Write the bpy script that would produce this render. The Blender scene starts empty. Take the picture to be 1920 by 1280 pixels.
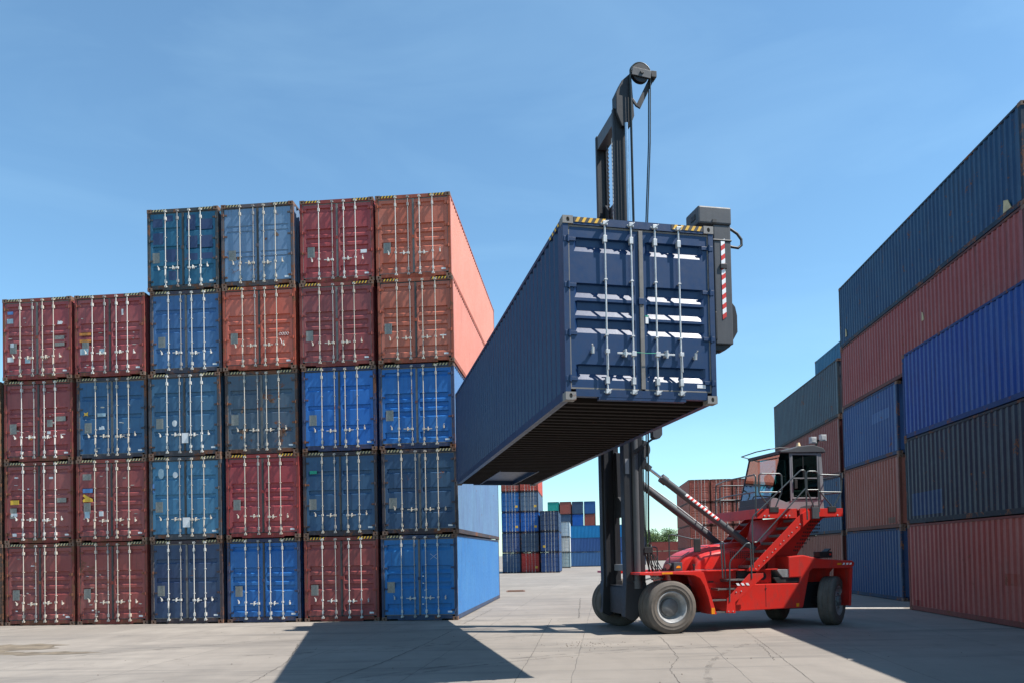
import bpy, bmesh, math, random
from mathutils import Vector, Matrix
PI = math.pi
random.seed(11)
scene = bpy.context.scene
col = scene.collection

# ------------------------------------------------------------------ camera
CH, ROLL, PITCH = 2.003, 0.0208, 0.024
cam_data = bpy.data.cameras.new('camera')
cam = bpy.data.objects.new('camera', cam_data)
col.objects.link(cam)
_u = Vector((0, -math.sin(PITCH), math.cos(PITCH)))
_f = Vector((0, math.cos(PITCH), math.sin(PITCH)))
_r = Vector((1, 0, 0))
_r2 = _r * math.cos(ROLL) - _u * math.sin(ROLL)
_u2 = _u * math.cos(ROLL) + _r * math.sin(ROLL)
cam.matrix_world = Matrix((( _r2.x, _u2.x, -_f.x, 0), (_r2.y, _u2.y, -_f.y, 0), (_r2.z, _u2.z, -_f.z, CH), (0, 0, 0, 1)))
cam_data.sensor_width = 36
cam_data.lens = 1454.8 / 1920 * 36
cam_data.shift_y = (1004.96 - 640) / 1920
cam_data.clip_end = 5000
scene.camera = cam

# ------------------------------------------------------------------ light
SUN_TO = Vector((0.68, -0.17, 1.0)).normalized()
el = math.asin(SUN_TO.z)
az = math.atan2(SUN_TO.x, SUN_TO.y)
sd = bpy.data.lights.new('sun', 'SUN')
sd.energy = 5.0
sd.angle = math.radians(0.5)
sd.color = (1.0, 0.955, 0.89)
sun = bpy.data.objects.new('sun', sd)
col.objects.link(sun)
sun.rotation_euler = SUN_TO.to_track_quat('Z', 'Y').to_euler()
world = bpy.data.worlds.new('World')
scene.world = world
world.use_nodes = True
nt = world.node_tree
N = nt.nodes
N.clear()
wo = N.new('ShaderNodeOutputWorld'); bg = N.new('ShaderNodeBackground')
sky = N.new('ShaderNodeTexSky'); sky.sky_type = 'NISHITA'; sky.sun_disc = False
sky.sun_elevation = el; sky.sun_rotation = az
sky.air_density = 1.0; sky.dust_density = 0.25; sky.ozone_density = 1.5; sky.altitude = 50
tc = N.new('ShaderNodeTexCoord')
mp = N.new('ShaderNodeMapping'); mp.inputs['Scale'].default_value = (1.0, 1.3, 3.4); mp.inputs['Rotation'].default_value = (0.2, 0.55, 0.3)
nz = N.new('ShaderNodeTexNoise'); nz.inputs['Scale'].default_value = 2.6; nz.inputs['Detail'].default_value = 5; nz.inputs['Roughness'].default_value = 0.55; nz.inputs['Distortion'].default_value = 0.5
rmp = N.new('ShaderNodeValToRGB'); rmp.color_ramp.elements[0].position = 0.48; rmp.color_ramp.elements[1].position = 0.82
rmp.color_ramp.elements[0].color = (0.03, 0.03, 0.03, 1); rmp.color_ramp.elements[1].color = (0.1, 0.1, 0.1, 1)
mx = N.new('ShaderNodeMix'); mx.data_type = 'RGBA'
mx.inputs['B'].default_value = (7.6, 8.3, 9.0, 1)
nt.links.new(tc.outputs['Generated'], mp.inputs['Vector'])
nt.links.new(mp.outputs[0], nz.inputs['Vector']); nt.links.new(nz.outputs['Fac'], rmp.inputs[0])
nt.links.new(rmp.outputs[0], mx.inputs['Factor']); nt.links.new(sky.outputs[0], mx.inputs['A'])
tint = N.new('ShaderNodeMix'); tint.data_type = 'RGBA'; tint.blend_type = 'MULTIPLY'; tint.inputs['Factor'].default_value = 1.0
tint.inputs['B'].default_value = (0.74, 1.01, 1.07, 1)
nt.links.new(mx.outputs['Result'], tint.inputs['A']); nt.links.new(tint.outputs['Result'], bg.inputs[0]); bg.inputs[1].default_value = 0.113
nt.links.new(bg.outputs[0], wo.inputs[0])
scene.view_settings.view_transform = 'Standard'
scene.view_settings.look = 'None'
scene.view_settings.exposure = 0.75
scene.view_settings.gamma = 1

# ------------------------------------------------------------------ materials
def srgb(r, g, b):
    def c(v):
        v /= 255.0
        return v / 12.92 if v <= 0.04045 else ((v + 0.055) / 1.055) ** 2.4
    return (c(r), c(g), c(b))

class NT:
    def __init__(s, name):
        s.m = bpy.data.materials.new(name); s.m.use_nodes = True
        s.t = s.m.node_tree; s.N = s.t.nodes
        s.bsdf = s.N['Principled BSDF']
    def n(s, kind, **kw):
        x = s.N.new(kind)
        for k, v in kw.items():
            if k.startswith('_'): setattr(x, k[1:], v)
            else: x.inputs[k.replace('__', ' ')].default_value = v
        return x
    def l(s, a, b): s.t.links.new(a, b)
    def ramp(s, inp, p0, p1, c0=(0, 0, 0, 1), c1=(1, 1, 1, 1)):
        r = s.n('ShaderNodeValToRGB'); e = r.color_ramp.elements
        e[0].position = p0; e[1].position = p1; e[0].color = c0; e[1].color = c1
        s.l(inp, r.inputs[0]); return r.outputs[0]
    def mix(s, fac, a, b, mode='MIX'):
        m = s.n('ShaderNodeMix', _data_type='RGBA', _blend_type=mode)
        for k, v in (('Factor', fac), ('A', a), ('B', b)):
            if isinstance(v, (int, float)): m.inputs[k].default_value = v
            elif isinstance(v, tuple): m.inputs[k].default_value = (v + (1,))[:4]
            else: s.l(v, m.inputs[k])
        return m.outputs['Result']
    def math(s, op, a, b=0.0, clamp=False):
        m = s.n('ShaderNodeMath', _operation=op, _use_clamp=clamp)
        for i, v in enumerate((a, b)):
            if isinstance(v, (int, float)): m.inputs[i].default_value = v
            else: s.l(v, m.inputs[i])
        return m.outputs[0]
    def coords(s, rnd=True):
        tc = s.n('ShaderNodeTexCoord'); v = tc.outputs['Object']
        if rnd:
            oi = s.n('ShaderNodeObjectInfo')
            mul = s.math('MULTIPLY', oi.outputs['Random'], 73.0)
            cb = s.n('ShaderNodeCombineXYZ'); s.l(mul, cb.inputs[0]); s.l(mul, cb.inputs[1]); s.l(mul, cb.inputs[2])
            ad = s.n('ShaderNodeVectorMath', _operation='ADD'); s.l(v, ad.inputs[0]); s.l(cb.outputs[0], ad.inputs[1]); v = ad.outputs[0]
        return v
    def noise(s, v, scale, detail=5, rough=0.55, stretch=None, dist=0.0):
        if stretch:
            m = s.n('ShaderNodeMapping'); m.inputs['Scale'].default_value = stretch; s.l(v, m.inputs[0]); v = m.outputs[0]
        nz = s.n('ShaderNodeTexNoise', Scale=scale, Detail=detail, Roughness=rough, Distortion=dist); s.l(v, nz.inputs['Vector'])
        return nz.outputs['Fac']
    def bump(s, h, strength, dist=0.01):
        b = s.n('ShaderNodeBump', Strength=strength, Distance=dist); s.l(h, b.inputs['Height']); s.l(b.outputs[0], s.bsdf.inputs['Normal'])

def paint(name, rgb, rust=0.3, fade=0.3, dirt=0.5, rough=0.5, rusty=(0.085, 0.036, 0.02), streak=1.0, dents=0.25):
    k = NT(name); v = k.coords()
    base = tuple(rgb)
    g = 0.3 * base[0] + 0.5 * base[1] + 0.2 * base[2]
    tn = (0.4, 0.95, 1.15) if base[2] > base[0] * 1.6 else ((1.25, 0.9, 0.75) if base[0] > base[2] * 1.6 else (1, 1, 1))
    faded = tuple(min(0.8, c * 0.8 + (g * 0.35 + 0.055) * t_) for c, t_ in zip(base, tn))
    n1 = k.noise(v, 0.7, 6, 0.6)
    f1 = k.ramp(n1, 0.38, 0.68)
    c = k.mix(k.math('MULTIPLY', f1, fade), base, faded)
    # small scale tone variation
    n0 = k.noise(v, 9, 4, 0.6)
    c = k.mix(k.ramp(n0, 0.3, 0.75, (0, 0, 0, 1), (0.35, 0.35, 0.35, 1)), c, tuple(x * 0.72 for x in base))
    # run-off streaks
    n2 = k.noise(v, 3.2, 6, 0.62, stretch=(4.5, 4.5, 0.22))
    f2 = k.math('MULTIPLY', k.ramp(n2, 0.52, 0.74), dirt * 0.6 * streak)
    c = k.mix(f2, c, (0.034, 0.030, 0.027))
    n2b = k.noise(v, 5.0, 5, 0.6, stretch=(5, 5, 0.3))
    c = k.mix(k.math('MULTIPLY', k.ramp(n2b, 0.6, 0.78), 0.28 * streak), c, faded)
    # rust blooms and chips
    n3 = k.noise(v, 1.6, 9, 0.72, dist=0.3)
    n4 = k.noise(v, 14, 6, 0.7)
    rr = k.math('ADD', k.math('MULTIPLY', n3, 0.72), k.math('MULTIPLY', n4, 0.28))
    lo = 0.655 - 0.19 * rust
    f3 = k.ramp(rr, lo, lo + 0.045)
    rcol = k.mix(n4, rusty, tuple(x * 2.6 for x in rusty))
    c = k.mix(f3, c, rcol)
    k.l(c, k.bsdf.inputs['Base Color'])
    ro = k.math('ADD', k.math('MULTIPLY', n0, 0.22), rough - 0.11)
    ro = k.mix(f3, ro, (0.9, 0.9, 0.9))
    k.l(ro, k.bsdf.inputs['Roughness']); k.bsdf.inputs['Specular IOR Level'].default_value = 0.5 if rough < 0.45 else 0.32
    nb = k.noise(v, 2.3, 3, 0.5)
    hb = k.math('ADD', k.math('MULTIPLY', nb, dents * 3), k.math('MULTIPLY', n4, 0.12))
    k.bump(hb, 0.35, 0.02)
    return k.m

def plain(name, rgb, rough=0.5, metal=0.0, var=0.25, scale=6, dirt=0.3, bump=0.1, coat=0.0):
    k = NT(name); v = k.coords()
    n1 = k.noise(v, scale, 6, 0.6)
    c = k.mix(k.ramp(n1, 0.3, 0.72), tuple(x * (1 - var) for x in rgb), tuple(min(0.95, x * (1 + var * 0.5)) for x in rgb))
    n2 = k.noise(v, scale * 0.4, 7, 0.65, stretch=(1.6, 1.6, 0.6))
    c = k.mix(k.math('MULTIPLY', k.ramp(n2, 0.5, 0.72), dirt), c, (0.09, 0.075, 0.06))
    k.l(c, k.bsdf.inputs['Base Color'])
    k.l(k.math('ADD', k.math('MULTIPLY', n1, 0.2), rough - 0.1), k.bsdf.inputs['Roughness'])
    k.bsdf.inputs['Metallic'].default_value = metal
    if coat: k.bsdf.inputs['Coat Weight'].default_value = coat
    k.bump(n1, bump, 0.01)
    return k.m

# ------------------------------------------------------------------ mesh helpers
class MB:
    def __init__(s): s.v = []; s.f = []; s.mi = []; s.cur = 0; s.sm = []; s.smooth = False
    def add(s, vs, fs):
        o = len(s.v); s.v += [tuple(p) for p in vs]
        for f in fs: s.f.append(tuple(i + o for i in f)); s.mi.append(s.cur); s.sm.append(s.smooth)
        return s
    def box(s, x0, y0, z0, x1, y1, z1):
        vs = [(x0, y0, z0), (x1, y0, z0), (x1, y1, z0), (x0, y1, z0), (x0, y0, z1), (x1, y0, z1), (x1, y1, z1), (x0, y1, z1)]
        return s.add(vs, [(0, 3, 2, 1), (4, 5, 6, 7), (0, 1, 5, 4), (1, 2, 6, 5), (2, 3, 7, 6), (3, 0, 4, 7)])
    def beam(s, a, b, w, h, up=(0, 0, 1)):
        a, b = Vector(a), Vector(b); d = (b - a).normalized(); up = Vector(up)
        sx = d.cross(up)
        if sx.length < 1e-4: sx = d.cross(Vector((0, 1, 0)))
        sx.normalize(); uy = sx.cross(d).normalized()
        vs = []
        for p in (a, b):
            for i, j in ((-1, -1), (1, -1), (1, 1), (-1, 1)): vs.append(p + sx * (i * w / 2) + uy * (j * h / 2))
        return s.add(vs, [(0, 3, 2, 1), (4, 5, 6, 7), (0, 1, 5, 4), (1, 2, 6, 5), (2, 3, 7, 6), (3, 0, 4, 7)])
    def cyl(s, a, b, r, n=12, r2=None, cap=True):
        a, b = Vector(a), Vector(b); d = (b - a).normalized(); r2 = r if r2 is None else r2
        t = Vector((0, 0, 1)) if abs(d.z) < 0.9 else Vector((1, 0, 0))
        x = d.cross(t).normalized(); y = d.cross(x)
        vs = []
        for p, q in ((a, r), (b, r2)):
            for i in range(n):
                g = 2 * PI * i / n; vs.append(p + x * (q * math.cos(g)) + y * (q * math.sin(g)))
        sm = s.smooth; s.smooth = True
        s.add(vs, [(i, (i + 1) % n, n + (i + 1) % n, n + i) for i in range(n)])
        s.smooth = sm
        if cap: s.add(vs, [tuple(range(n))[::-1], tuple(range(n, 2 * n))])
        return s
    def tube(s, pts, r, n=8, closed=False):
        pts = [Vector(p) for p in pts]; rings = []
        x = None
        for i, p in enumerate(pts):
            if i == 0: d = pts[1] - p
            elif i == len(pts) - 1: d = p - pts[-2]
            else: d = (pts[i + 1] - p).normalized() + (p - pts[i - 1]).normalized()
            d.normalize()
            if x is None:
                t = Vector((0, 0, 1)) if abs(d.z) < 0.9 else Vector((1, 0, 0))
                x = d.cross(t).normalized()
            else:
                x = (x - d * x.dot(d)).normalized()
            y = d.cross(x)
            rings.append([p + x * (r * math.cos(2 * PI * k / n)) + y * (r * math.sin(2 * PI * k / n)) for k in range(n)])
        vs = [q for rg in rings for q in rg]; fs = []
        for i in range(len(pts) - 1):
            for k in range(n): fs.append((i * n + k, i * n + (k + 1) % n, (i + 1) * n + (k + 1) % n, (i + 1) * n + k))
        sm = s.smooth; s.smooth = True; s.add(vs, fs); s.smooth = sm
        s.add(vs, [tuple(range(n))[::-1], tuple(range(len(vs) - n, len(vs)))])
        return s
    def prism(s, poly, axis, a, b):
        # poly: 2-D points; axis 'y': (x,z) swept in y; 'x': (y,z) swept in x; 'z': (x,y) swept in z
        def P(p, t): return {'y': (p[0], t, p[1]), 'x': (t, p[0], p[1]), 'z': (p[0], p[1], t)}[axis]
        n = len(poly); vs = [P(p, a) for p in poly] + [P(p, b) for p in poly]
        fs = [tuple(range(n)), tuple(range(n, 2 * n))[::-1]] + [(i, n + i, n + (i + 1) % n, (i + 1) % n) for i in range(n)]
        return s.add(vs, fs)
    def lathe(s, prof, c, axis='y', n=40):
        # prof: (radius, offset along axis)
        vs = []
        for r, o in prof:
            for i in range(n):
                g = 2 * PI * i / n; a, b = r * math.cos(g), r * math.sin(g)
                vs.append((c[0] + a, c[1] + o, c[2] + b) if axis == 'y' else (c[0] + a, c[1] + b, c[2] + o))
        m = len(prof); fs = []
        for j in range(m - 1):
            for i in range(n): fs.append((j * n + i, j * n + (i + 1) % n, (j + 1) * n + (i + 1) % n, (j + 1) * n + i))
        sm = s.smooth; s.smooth = True; s.add(vs, fs); s.smooth = sm
        return s
    def mesh(s, name, bevel=0.0, fix=True):
        me = bpy.data.meshes.new(name); me.from_pydata(s.v, [], s.f)
        me.polygons.foreach_set('material_index', s.mi); me.polygons.foreach_set('use_smooth', s.sm)
        bm = bmesh.new(); bm.from_mesh(me)
        if fix: bmesh.ops.recalc_face_normals(bm, faces=bm.faces)
        if bevel:
            eds = [e for e in bm.edges if len(e.link_faces) == 2 and e.calc_face_angle(0) > 0.5 and e.calc_length() > bevel * 3]
            bmesh.ops.bevel(bm, geom=eds, offset=bevel, segments=2, affect='EDGES', profile=0.6, clamp_overlap=True)
        bm.to_mesh(me); bm.free(); me.update()
        return me

def empty(name, loc=(0, 0, 0), rz=0.0, label=None, cat=None, group=None):
    o = bpy.data.objects.new(name, None); col.objects.link(o)
    o.location = loc; o.rotation_euler = (0, 0, rz); o.empty_display_size = 0.3
    return tag(o, label, cat, group)
def tag(o, label=None, cat=None, group=None, kind=None):
    if label: o['label'] = label
    if cat: o['category'] = cat
    if group: o['group'] = group
    if kind: o['kind'] = kind
    return o
def inst(me, name, parent, mats):
    if not isinstance(mats, (list, tuple)): mats = [mats]
    while len(me.materials) < len(mats): me.materials.append(mats[len(me.materials)])
    o = bpy.data.objects.new(name, me); col.objects.link(o); o.parent = parent
    for i, m in enumerate(mats):
        if me.materials[i] != m:
            o.material_slots[i].link = 'OBJECT'; o.material_slots[i].material = m
    return o
def part(mb, name, mats, parent, bevel=0.0):
    return inst(mb.mesh(name, bevel), name, parent, mats)

# ------------------------------------------------------------------ ground
def make_ground():
    k = NT('concrete_yard')
    tc = k.n('ShaderNodeTexCoord'); v = tc.outputs['Object']
    rot = k.n('ShaderNodeMapping'); rot.inputs['Rotation'].default_value = (0, 0, 0.12); rot.inputs['Location'].default_value = (0.55, 0.9, 0); k.l(v, rot.inputs[0])
    dn = k.n('ShaderNodeTexNoise', Scale=0.9, Detail=3); k.l(v, dn.inputs['Vector'])
    sc = k.n('ShaderNodeVectorMath', _operation='SCALE'); sc.inputs['Scale'].default_value = 0.09; k.l(dn.outputs['Color'], sc.inputs[0])
    ad = k.n('ShaderNodeVectorMath', _operation='ADD'); k.l(rot.outputs[0], ad.inputs[0]); k.l(sc.outputs[0], ad.inputs[1])
    br = k.n('ShaderNodeTexBrick', _offset=0.0, _squash=1.0); k.l(ad.outputs[0], br.inputs['Vector'])
    br.inputs['Scale'].default_value = 1.0; br.inputs['Brick Width'].default_value = 2.75; br.inputs['Row Height'].default_value = 6.5
    br.inputs['Mortar Size'].default_value = 0.012; br.inputs['Mortar Smooth'].default_value = 0.5
    br.inputs['Color1'].default_value = (0.0, 0.0, 0.0, 1); br.inputs['Color2'].default_value = (1, 1, 1, 1); br.inputs['Mortar'].default_value = (0.5, 0.5, 0.5, 1)
    n1 = k.noise(v, 0.16, 8, 0.6)
    n2 = k.noise(v, 1.1, 8, 0.66, stretch=(1.0, 0.5, 1), dist=0.4)
    n3 = k.noise(v, 38, 4, 0.7)
    n4 = k.noise(v, 0.45, 6, 0.62, stretch=(0.35, 1.6, 1), dist=0.8)
    c = k.mix(k.ramp(n1, 0.3, 0.7), (0.205, 0.178, 0.150), (0.335, 0.295, 0.252))
    c = k.mix(k.math('MULTIPLY', br.outputs['Color'], 0.4), c, (0.19, 0.168, 0.146))
    c = k.mix(k.math('MULTIPLY', k.ramp(n2, 0.42, 0.75), 0.6), c, (0.17, 0.15, 0.13))
    c = k.mix(k.math('MULTIPLY', k.ramp(n4, 0.52, 0.7), 0.6), c, (0.135, 0.122, 0.11))
    c = k.mix(k.ramp(n3, 0.25, 0.8, (0, 0, 0, 1), (0.3, 0.3, 0.3, 1)), c, (0.15, 0.13, 0.11))
    n5 = k.noise(v, 0.8, 9, 0.7)
    c = k.mix(k.math('MULTIPLY', k.ramp(n5, 0.61, 0.70), 0.55), c, (0.09, 0.078, 0.066))
    # tyre tracks: long soft darker bands running across the yard
    n6 = k.noise(v, 1.0, 5, 0.6, stretch=(0.12, 1.5, 1), dist=0.6)
    c = k.mix(k.math('MULTIPLY', k.ramp(n6, 0.55, 0.68), 0.5), c, (0.10, 0.092, 0.084))
    mort = k.math('MULTIPLY', br.outputs['Fac'], k.ramp(k.noise(v, 0.7, 3), 0.35, 0.6, (0.15, 0.15, 0.15, 1), (0.75, 0.75, 0.75, 1)))
    c = k.mix(mort, c, (0.07, 0.062, 0.055))
    k.l(c, k.bsdf.inputs['Base Color']); k.bsdf.inputs['Roughness'].default_value = 0.85
    hb = k.math('ADD', k.math('MULTIPLY', n3, 0.25), k.math('MULTIPLY', br.outputs['Fac'], -0.8))
    hb = k.math('ADD', hb, k.math('MULTIPLY', n2, 0.5))
    k.bump(hb, 0.4, 0.012)
    mb = MB()
    ys = [-60, -20, 0, 10, 20, 30, 40, 50, 70, 90, 110, 160, 300, 800, 2500]
    xs = [-2500, -800, -200, -80, -40, -20, 0, 20, 40, 80, 200, 800, 2500]
    def z(y): return -0.45 * min(1, max(0, (y - 40) / 70))
    vs = [(x, y, z(y)) for y in ys for x in xs]; n = len(xs)
    mb.add(vs, [(j * n + i, j * n + i + 1, (j + 1) * n + i + 1, (j + 1) * n + i) for j in range(len(ys) - 1) for i in range(n - 1)])
    o = part(mb, 'ground', k.m, None); tag(o, kind='structure')
    # cracks sealed with tar, and open joints between the slabs
    tar = plain('crack_filler', (0.075, 0.065, 0.055), 0.9, var=0.4, scale=3)
    cr = MB(); rr = random.Random(5)
    def crack(pts, w, wig=0.03):
        P = []
        for a, b in zip(pts[:-1], pts[1:]):
            n = max(3, int(math.dist(a, b) / 0.12))
            for i in range(n):
                t = i / n; P.append(Vector((a[0] + (b[0] - a[0]) * t + rr.uniform(-wig, wig), a[1] + (b[1] - a[1]) * t + rr.uniform(-wig, wig), 0)))
        L, R = [], []
        for i, p in enumerate(P):
            d = (P[min(i + 1, len(P) - 1)] - P[max(i - 1, 0)]).normalized(); s = Vector((-d.y, d.x, 0)); ww = w * rr.uniform(0.35, 1.0)
            L.append((p.x + s.x * ww, p.y + s.y * ww, 0.004)); R.append((p.x - s.x * ww, p.y - s.y * ww, 0.004))
        n = len(P); cr.add(L + R, [(i, n + i, n + i + 1, i + 1) for i in range(n - 1)])
    crack([(-0.15, 11.0), (0.39, 15.99), (0.73, 19.71), (1.2, 24.3)], 0.007, 0.008)
    crack([(-3.3, 11.0), (-2.94, 13.22), (-2.51, 14.99), (-2.03, 18.07), (-1.65, 21.21)], 0.014, 0.015)
    crack([(2.45, 11.0), (2.51, 11.87), (2.63, 13.23), (3.09, 14.73), (3.35, 17.09), (3.46, 18.77)], 0.006, 0.02)
    crack([(4.3, 10.6), (4.47, 11.62), (4.82, 13.68), (5.23, 16.06), (5.89, 20.15)], 0.005, 0.01)
    crack([(5.32, 17.8), (6.08, 17.88), (7.3, 17.87), (8.97, 17.78)], 0.007, 0.02)
    crack([(2.04, 24.41), (3.04, 35.28)], 0.012)
    crack([(-1.48, 23.15), (-0.99, 27.29), (-0.76, 29.39)], 0.012)
    crack([(-1.71, 24.14), (1.94, 24.23), (2.28, 24.35)], 0.018)
    crack([(5.33, 17.25), (4.96, 15.23), (4.71, 14.04)], 0.006)
    crack([(-4.32, 12.73), (-4.45, 15.29), (-5.16, 18.65)], 0.008)
    crack([(-1.95, 30.67), (3.13, 31.0)], 0.02)
    crack([(-9.6, 17.0), (-7.4, 18.6), (-5.2, 19.3), (-4.1, 20.4)], 0.012, 0.04)
    o = part(cr, 'pavement_cracks', tar, None); tag(o, kind='structure')
    ln = MB(); ln.add([(9.4, 26.75, 0.004), (12.8, 25.45, 0.004), (12.83, 25.6, 0.004), (9.43, 26.9, 0.004)], [(0, 1, 2, 3)])  # strip of sunlight through the stack gap, painted pale on the concrete
    o = part(ln, 'painted_sun_strip', plain('sun_strip_white', (0.75, 0.74, 0.7), 0.7, var=0.2, dirt=0.2), None); tag(o, kind='structure')
    # grit
    gm = MB()
    for i in range(260):
        if i < 110: x, y = rr.gauss(1.7, 0.55), rr.gauss(17.1, 0.55)
        else: x, y = rr.uniform(-9, 9), rr.uniform(11.5, 24)
        s = rr.uniform(0.006, 0.022); g = rr.uniform(0, 3)
        vs = [(x + s * math.cos(g + q * 2.1) * rr.uniform(.6, 1.3), y + s * math.sin(g + q * 2.1) * rr.uniform(.6, 1.3), 0.003) for q in range(3)] + [(x, y, s * 0.7)]
        gm.add(vs, [(0, 1, 3), (1, 2, 3), (2, 0, 3), (0, 2, 1)])
    o = part(gm, 'grit', plain('grit_stone', (0.12, 0.09, 0.07), 0.9), None); tag(o, kind='stuff')
    st = MB(); R2_ = random.Random(8)
    for cx_, cy_, rx, ry in ((-12.3, 19.0, 1.5, 0.8), (-10.6, 17.6, 1.3, 0.35), (-12.6, 17.9, 1.2, 0.5)):
        pts = [(cx_ + rx * R2_.uniform(0.6, 1.1) * math.cos(g * PI / 14), cy_ + ry * R2_.uniform(0.55, 1.15) * math.sin(g * PI / 14), 0.004 + 0.001 * (rx > 1.25) + 0.001 * (rx > 1.4)) for g in range(28)]
        st.add(pts, [tuple(range(28))])
    o = part(st, 'earth_stain', plain('earth_stain', (0.19, 0.15, 0.105), 0.9, var=0.5, scale=2.5, dirt=0.6), None); tag(o, kind='structure')
    sk = MB()
    for cx_, cy_, rad, a0, a1 in ((6.5, 4.0, 12.5, 1.75, 2.5), (6.5, 4.0, 12.83, 1.8, 2.45), (-9.0, 30.0, 14.0, -1.35, -0.75), (-9.0, 30.0, 14.33, -1.3, -0.8), (14.0, 10.0, 11.2, 2.5, 3.0)):
        n_ = 40
        for i in range(n_):
            if R2_.random() < 0.25: continue
            g0 = a0 + (a1 - a0) * i / n_; g1 = a0 + (a1 - a0) * (i + 1) / n_; w_ = R2_.uniform(0.03, 0.075)
            sk.add([(cx_ + (rad - w_) * math.cos(g0), cy_ + (rad - w_) * math.sin(g0), 0.0035), (cx_ + (rad + w_) * math.cos(g0), cy_ + (rad + w_) * math.sin(g0), 0.0035), (cx_ + (rad + w_) * math.cos(g1), cy_ + (rad + w_) * math.sin(g1), 0.0035), (cx_ + (rad - w_) * math.cos(g1), cy_ + (rad - w_) * math.sin(g1), 0.0035)], [(0, 1, 2, 3)])
    k2_ = NT('tyre_mark'); v2_ = k2_.coords(False); k2_.bsdf.inputs['Base Color'].default_value = (0.07, 0.063, 0.057, 1); k2_.bsdf.inputs['Roughness'].default_value = 0.85
    k2_.l(k2_.ramp(k2_.noise(v2_, 3.0, 6, 0.7), 0.42, 0.75, (0, 0, 0, 1), (0.5, 0.5, 0.5, 1)), k2_.bsdf.inputs['Alpha'])
    o = part(sk, 'tyre_marks', k2_.m, None); tag(o, kind='structure')
    # drain cover
    d = empty('drain_cover', (0.15, 43.6, -0.023), 0.0, 'dark rusty drain cover let into the concrete right of the tall container wall', 'drain cover')
    a = MB().box(-0.52, -0.9, 0.0, 0.52, 0.9, 0.02); part(a, 'cover_frame', M['rust_cast'], d)
    b = MB()
    for i in range(12): b.box(-0.44, -0.78 + i * 0.135, 0.02, 0.44, -0.71 + i * 0.135, 0.035)
    part(b, 'grate', M['rust_cast'], d)

# ------------------------------------------------------------------ shared container material set
W = 2.438
L40, L20, L45 = 12.192, 6.058, 14.63
M = {}
M['rust_cast'] = paint('rusty_casting', (0.17, 0.105, 0.075), rust=0.75, fade=0.3, dirt=0.6, rough=0.75)
M['steel_cast'] = paint('grey_casting', (0.2, 0.19, 0.18), rust=0.62, fade=0.3, dirt=0.6, rough=0.6)
M['cream_rod'] = paint('cream_rod_paint', (0.50, 0.45, 0.38), rust=0.32, fade=0.2, dirt=0.5, rough=0.5, rusty=(0.2, 0.09, 0.04))
M['white_rod'] = paint('white_rod_paint', (0.58, 0.56, 0.52), rust=0.25, fade=0.2, dirt=0.4, rough=0.45, rusty=(0.2, 0.09, 0.04))
M['grey_rod'] = paint('grey_rod_paint', (0.30, 0.29, 0.28), rust=0.5, fade=0.2, dirt=0.5, rough=0.5)
M['galv'] = plain('galvanised_steel', (0.55, 0.55, 0.54), 0.42, metal=0.35, var=0.25, scale=12, dirt=0.2)
M['gasket'] = plain('rubber_gasket', (0.055, 0.052, 0.05), 0.7, var=0.3)
M['gasket_grey'] = plain('dusty_gasket', (0.16, 0.15, 0.14), 0.7, var=0.3)
M['haz_black'] = plain('hazard_black', (0.02, 0.02, 0.02), 0.55)
M['haz_yellow'] = plain('hazard_yellow', (0.75, 0.42, 0.03), 0.5, dirt=0.2)
M['haz_pale'] = plain('hazard_pale', (0.5, 0.42, 0.22), 0.6, dirt=0.4)
M['plate'] = plain('data_plate_metal', (0.26, 0.245, 0.22), 0.5, metal=0.3, var=0.3, scale=20)
M['white'] = plain('white_sticker', (0.72, 0.72, 0.72), 0.5, dirt=0.25, var=0.12)
M['yellow'] = plain('yellow_sticker', (0.72, 0.42, 0.03), 0.5, dirt=0.25)
M['blue_st'] = plain('blue_sticker', (0.08, 0.2, 0.45), 0.5, dirt=0.25)
M['lightblue_st'] = plain('pale_blue_sticker', (0.35, 0.48, 0.55), 0.5, dirt=0.3)
M['orange_st'] = plain('orange_sticker', (0.55, 0.2, 0.03), 0.5, dirt=0.3)
M['green_st'] = plain('green_tag', (0.0, 0.32, 0.2), 0.5)
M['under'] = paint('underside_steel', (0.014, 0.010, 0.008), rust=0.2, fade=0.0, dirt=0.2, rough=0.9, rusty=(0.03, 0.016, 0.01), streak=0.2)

GA = [(0.112, 0.155, 0.190), (0.362, 0.408, 0.443), (0.459, 0.506, 0.541), (0.555, 0.600, 0.635), (0.803, 0.851, 0.886)]
GR = [(0.095, 0.130, 0.158), (0.345, 0.392, 0.42), (0.452, 0.496, 0.522), (0.556, 0.60, 0.628), (0.80, 0.848, 0.876)]
GB = [(0.228, 0.268, 0.285), (0.453, 0.493, 0.510), (0.693, 0.733, 0.750)]
GC = [(0.262, 0.280, 0.290), (0.325, 0.343, 0.353), (0.575, 0.593, 0.603), (0.635, 0.653, 0.663)]
CACHE = {}

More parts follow.
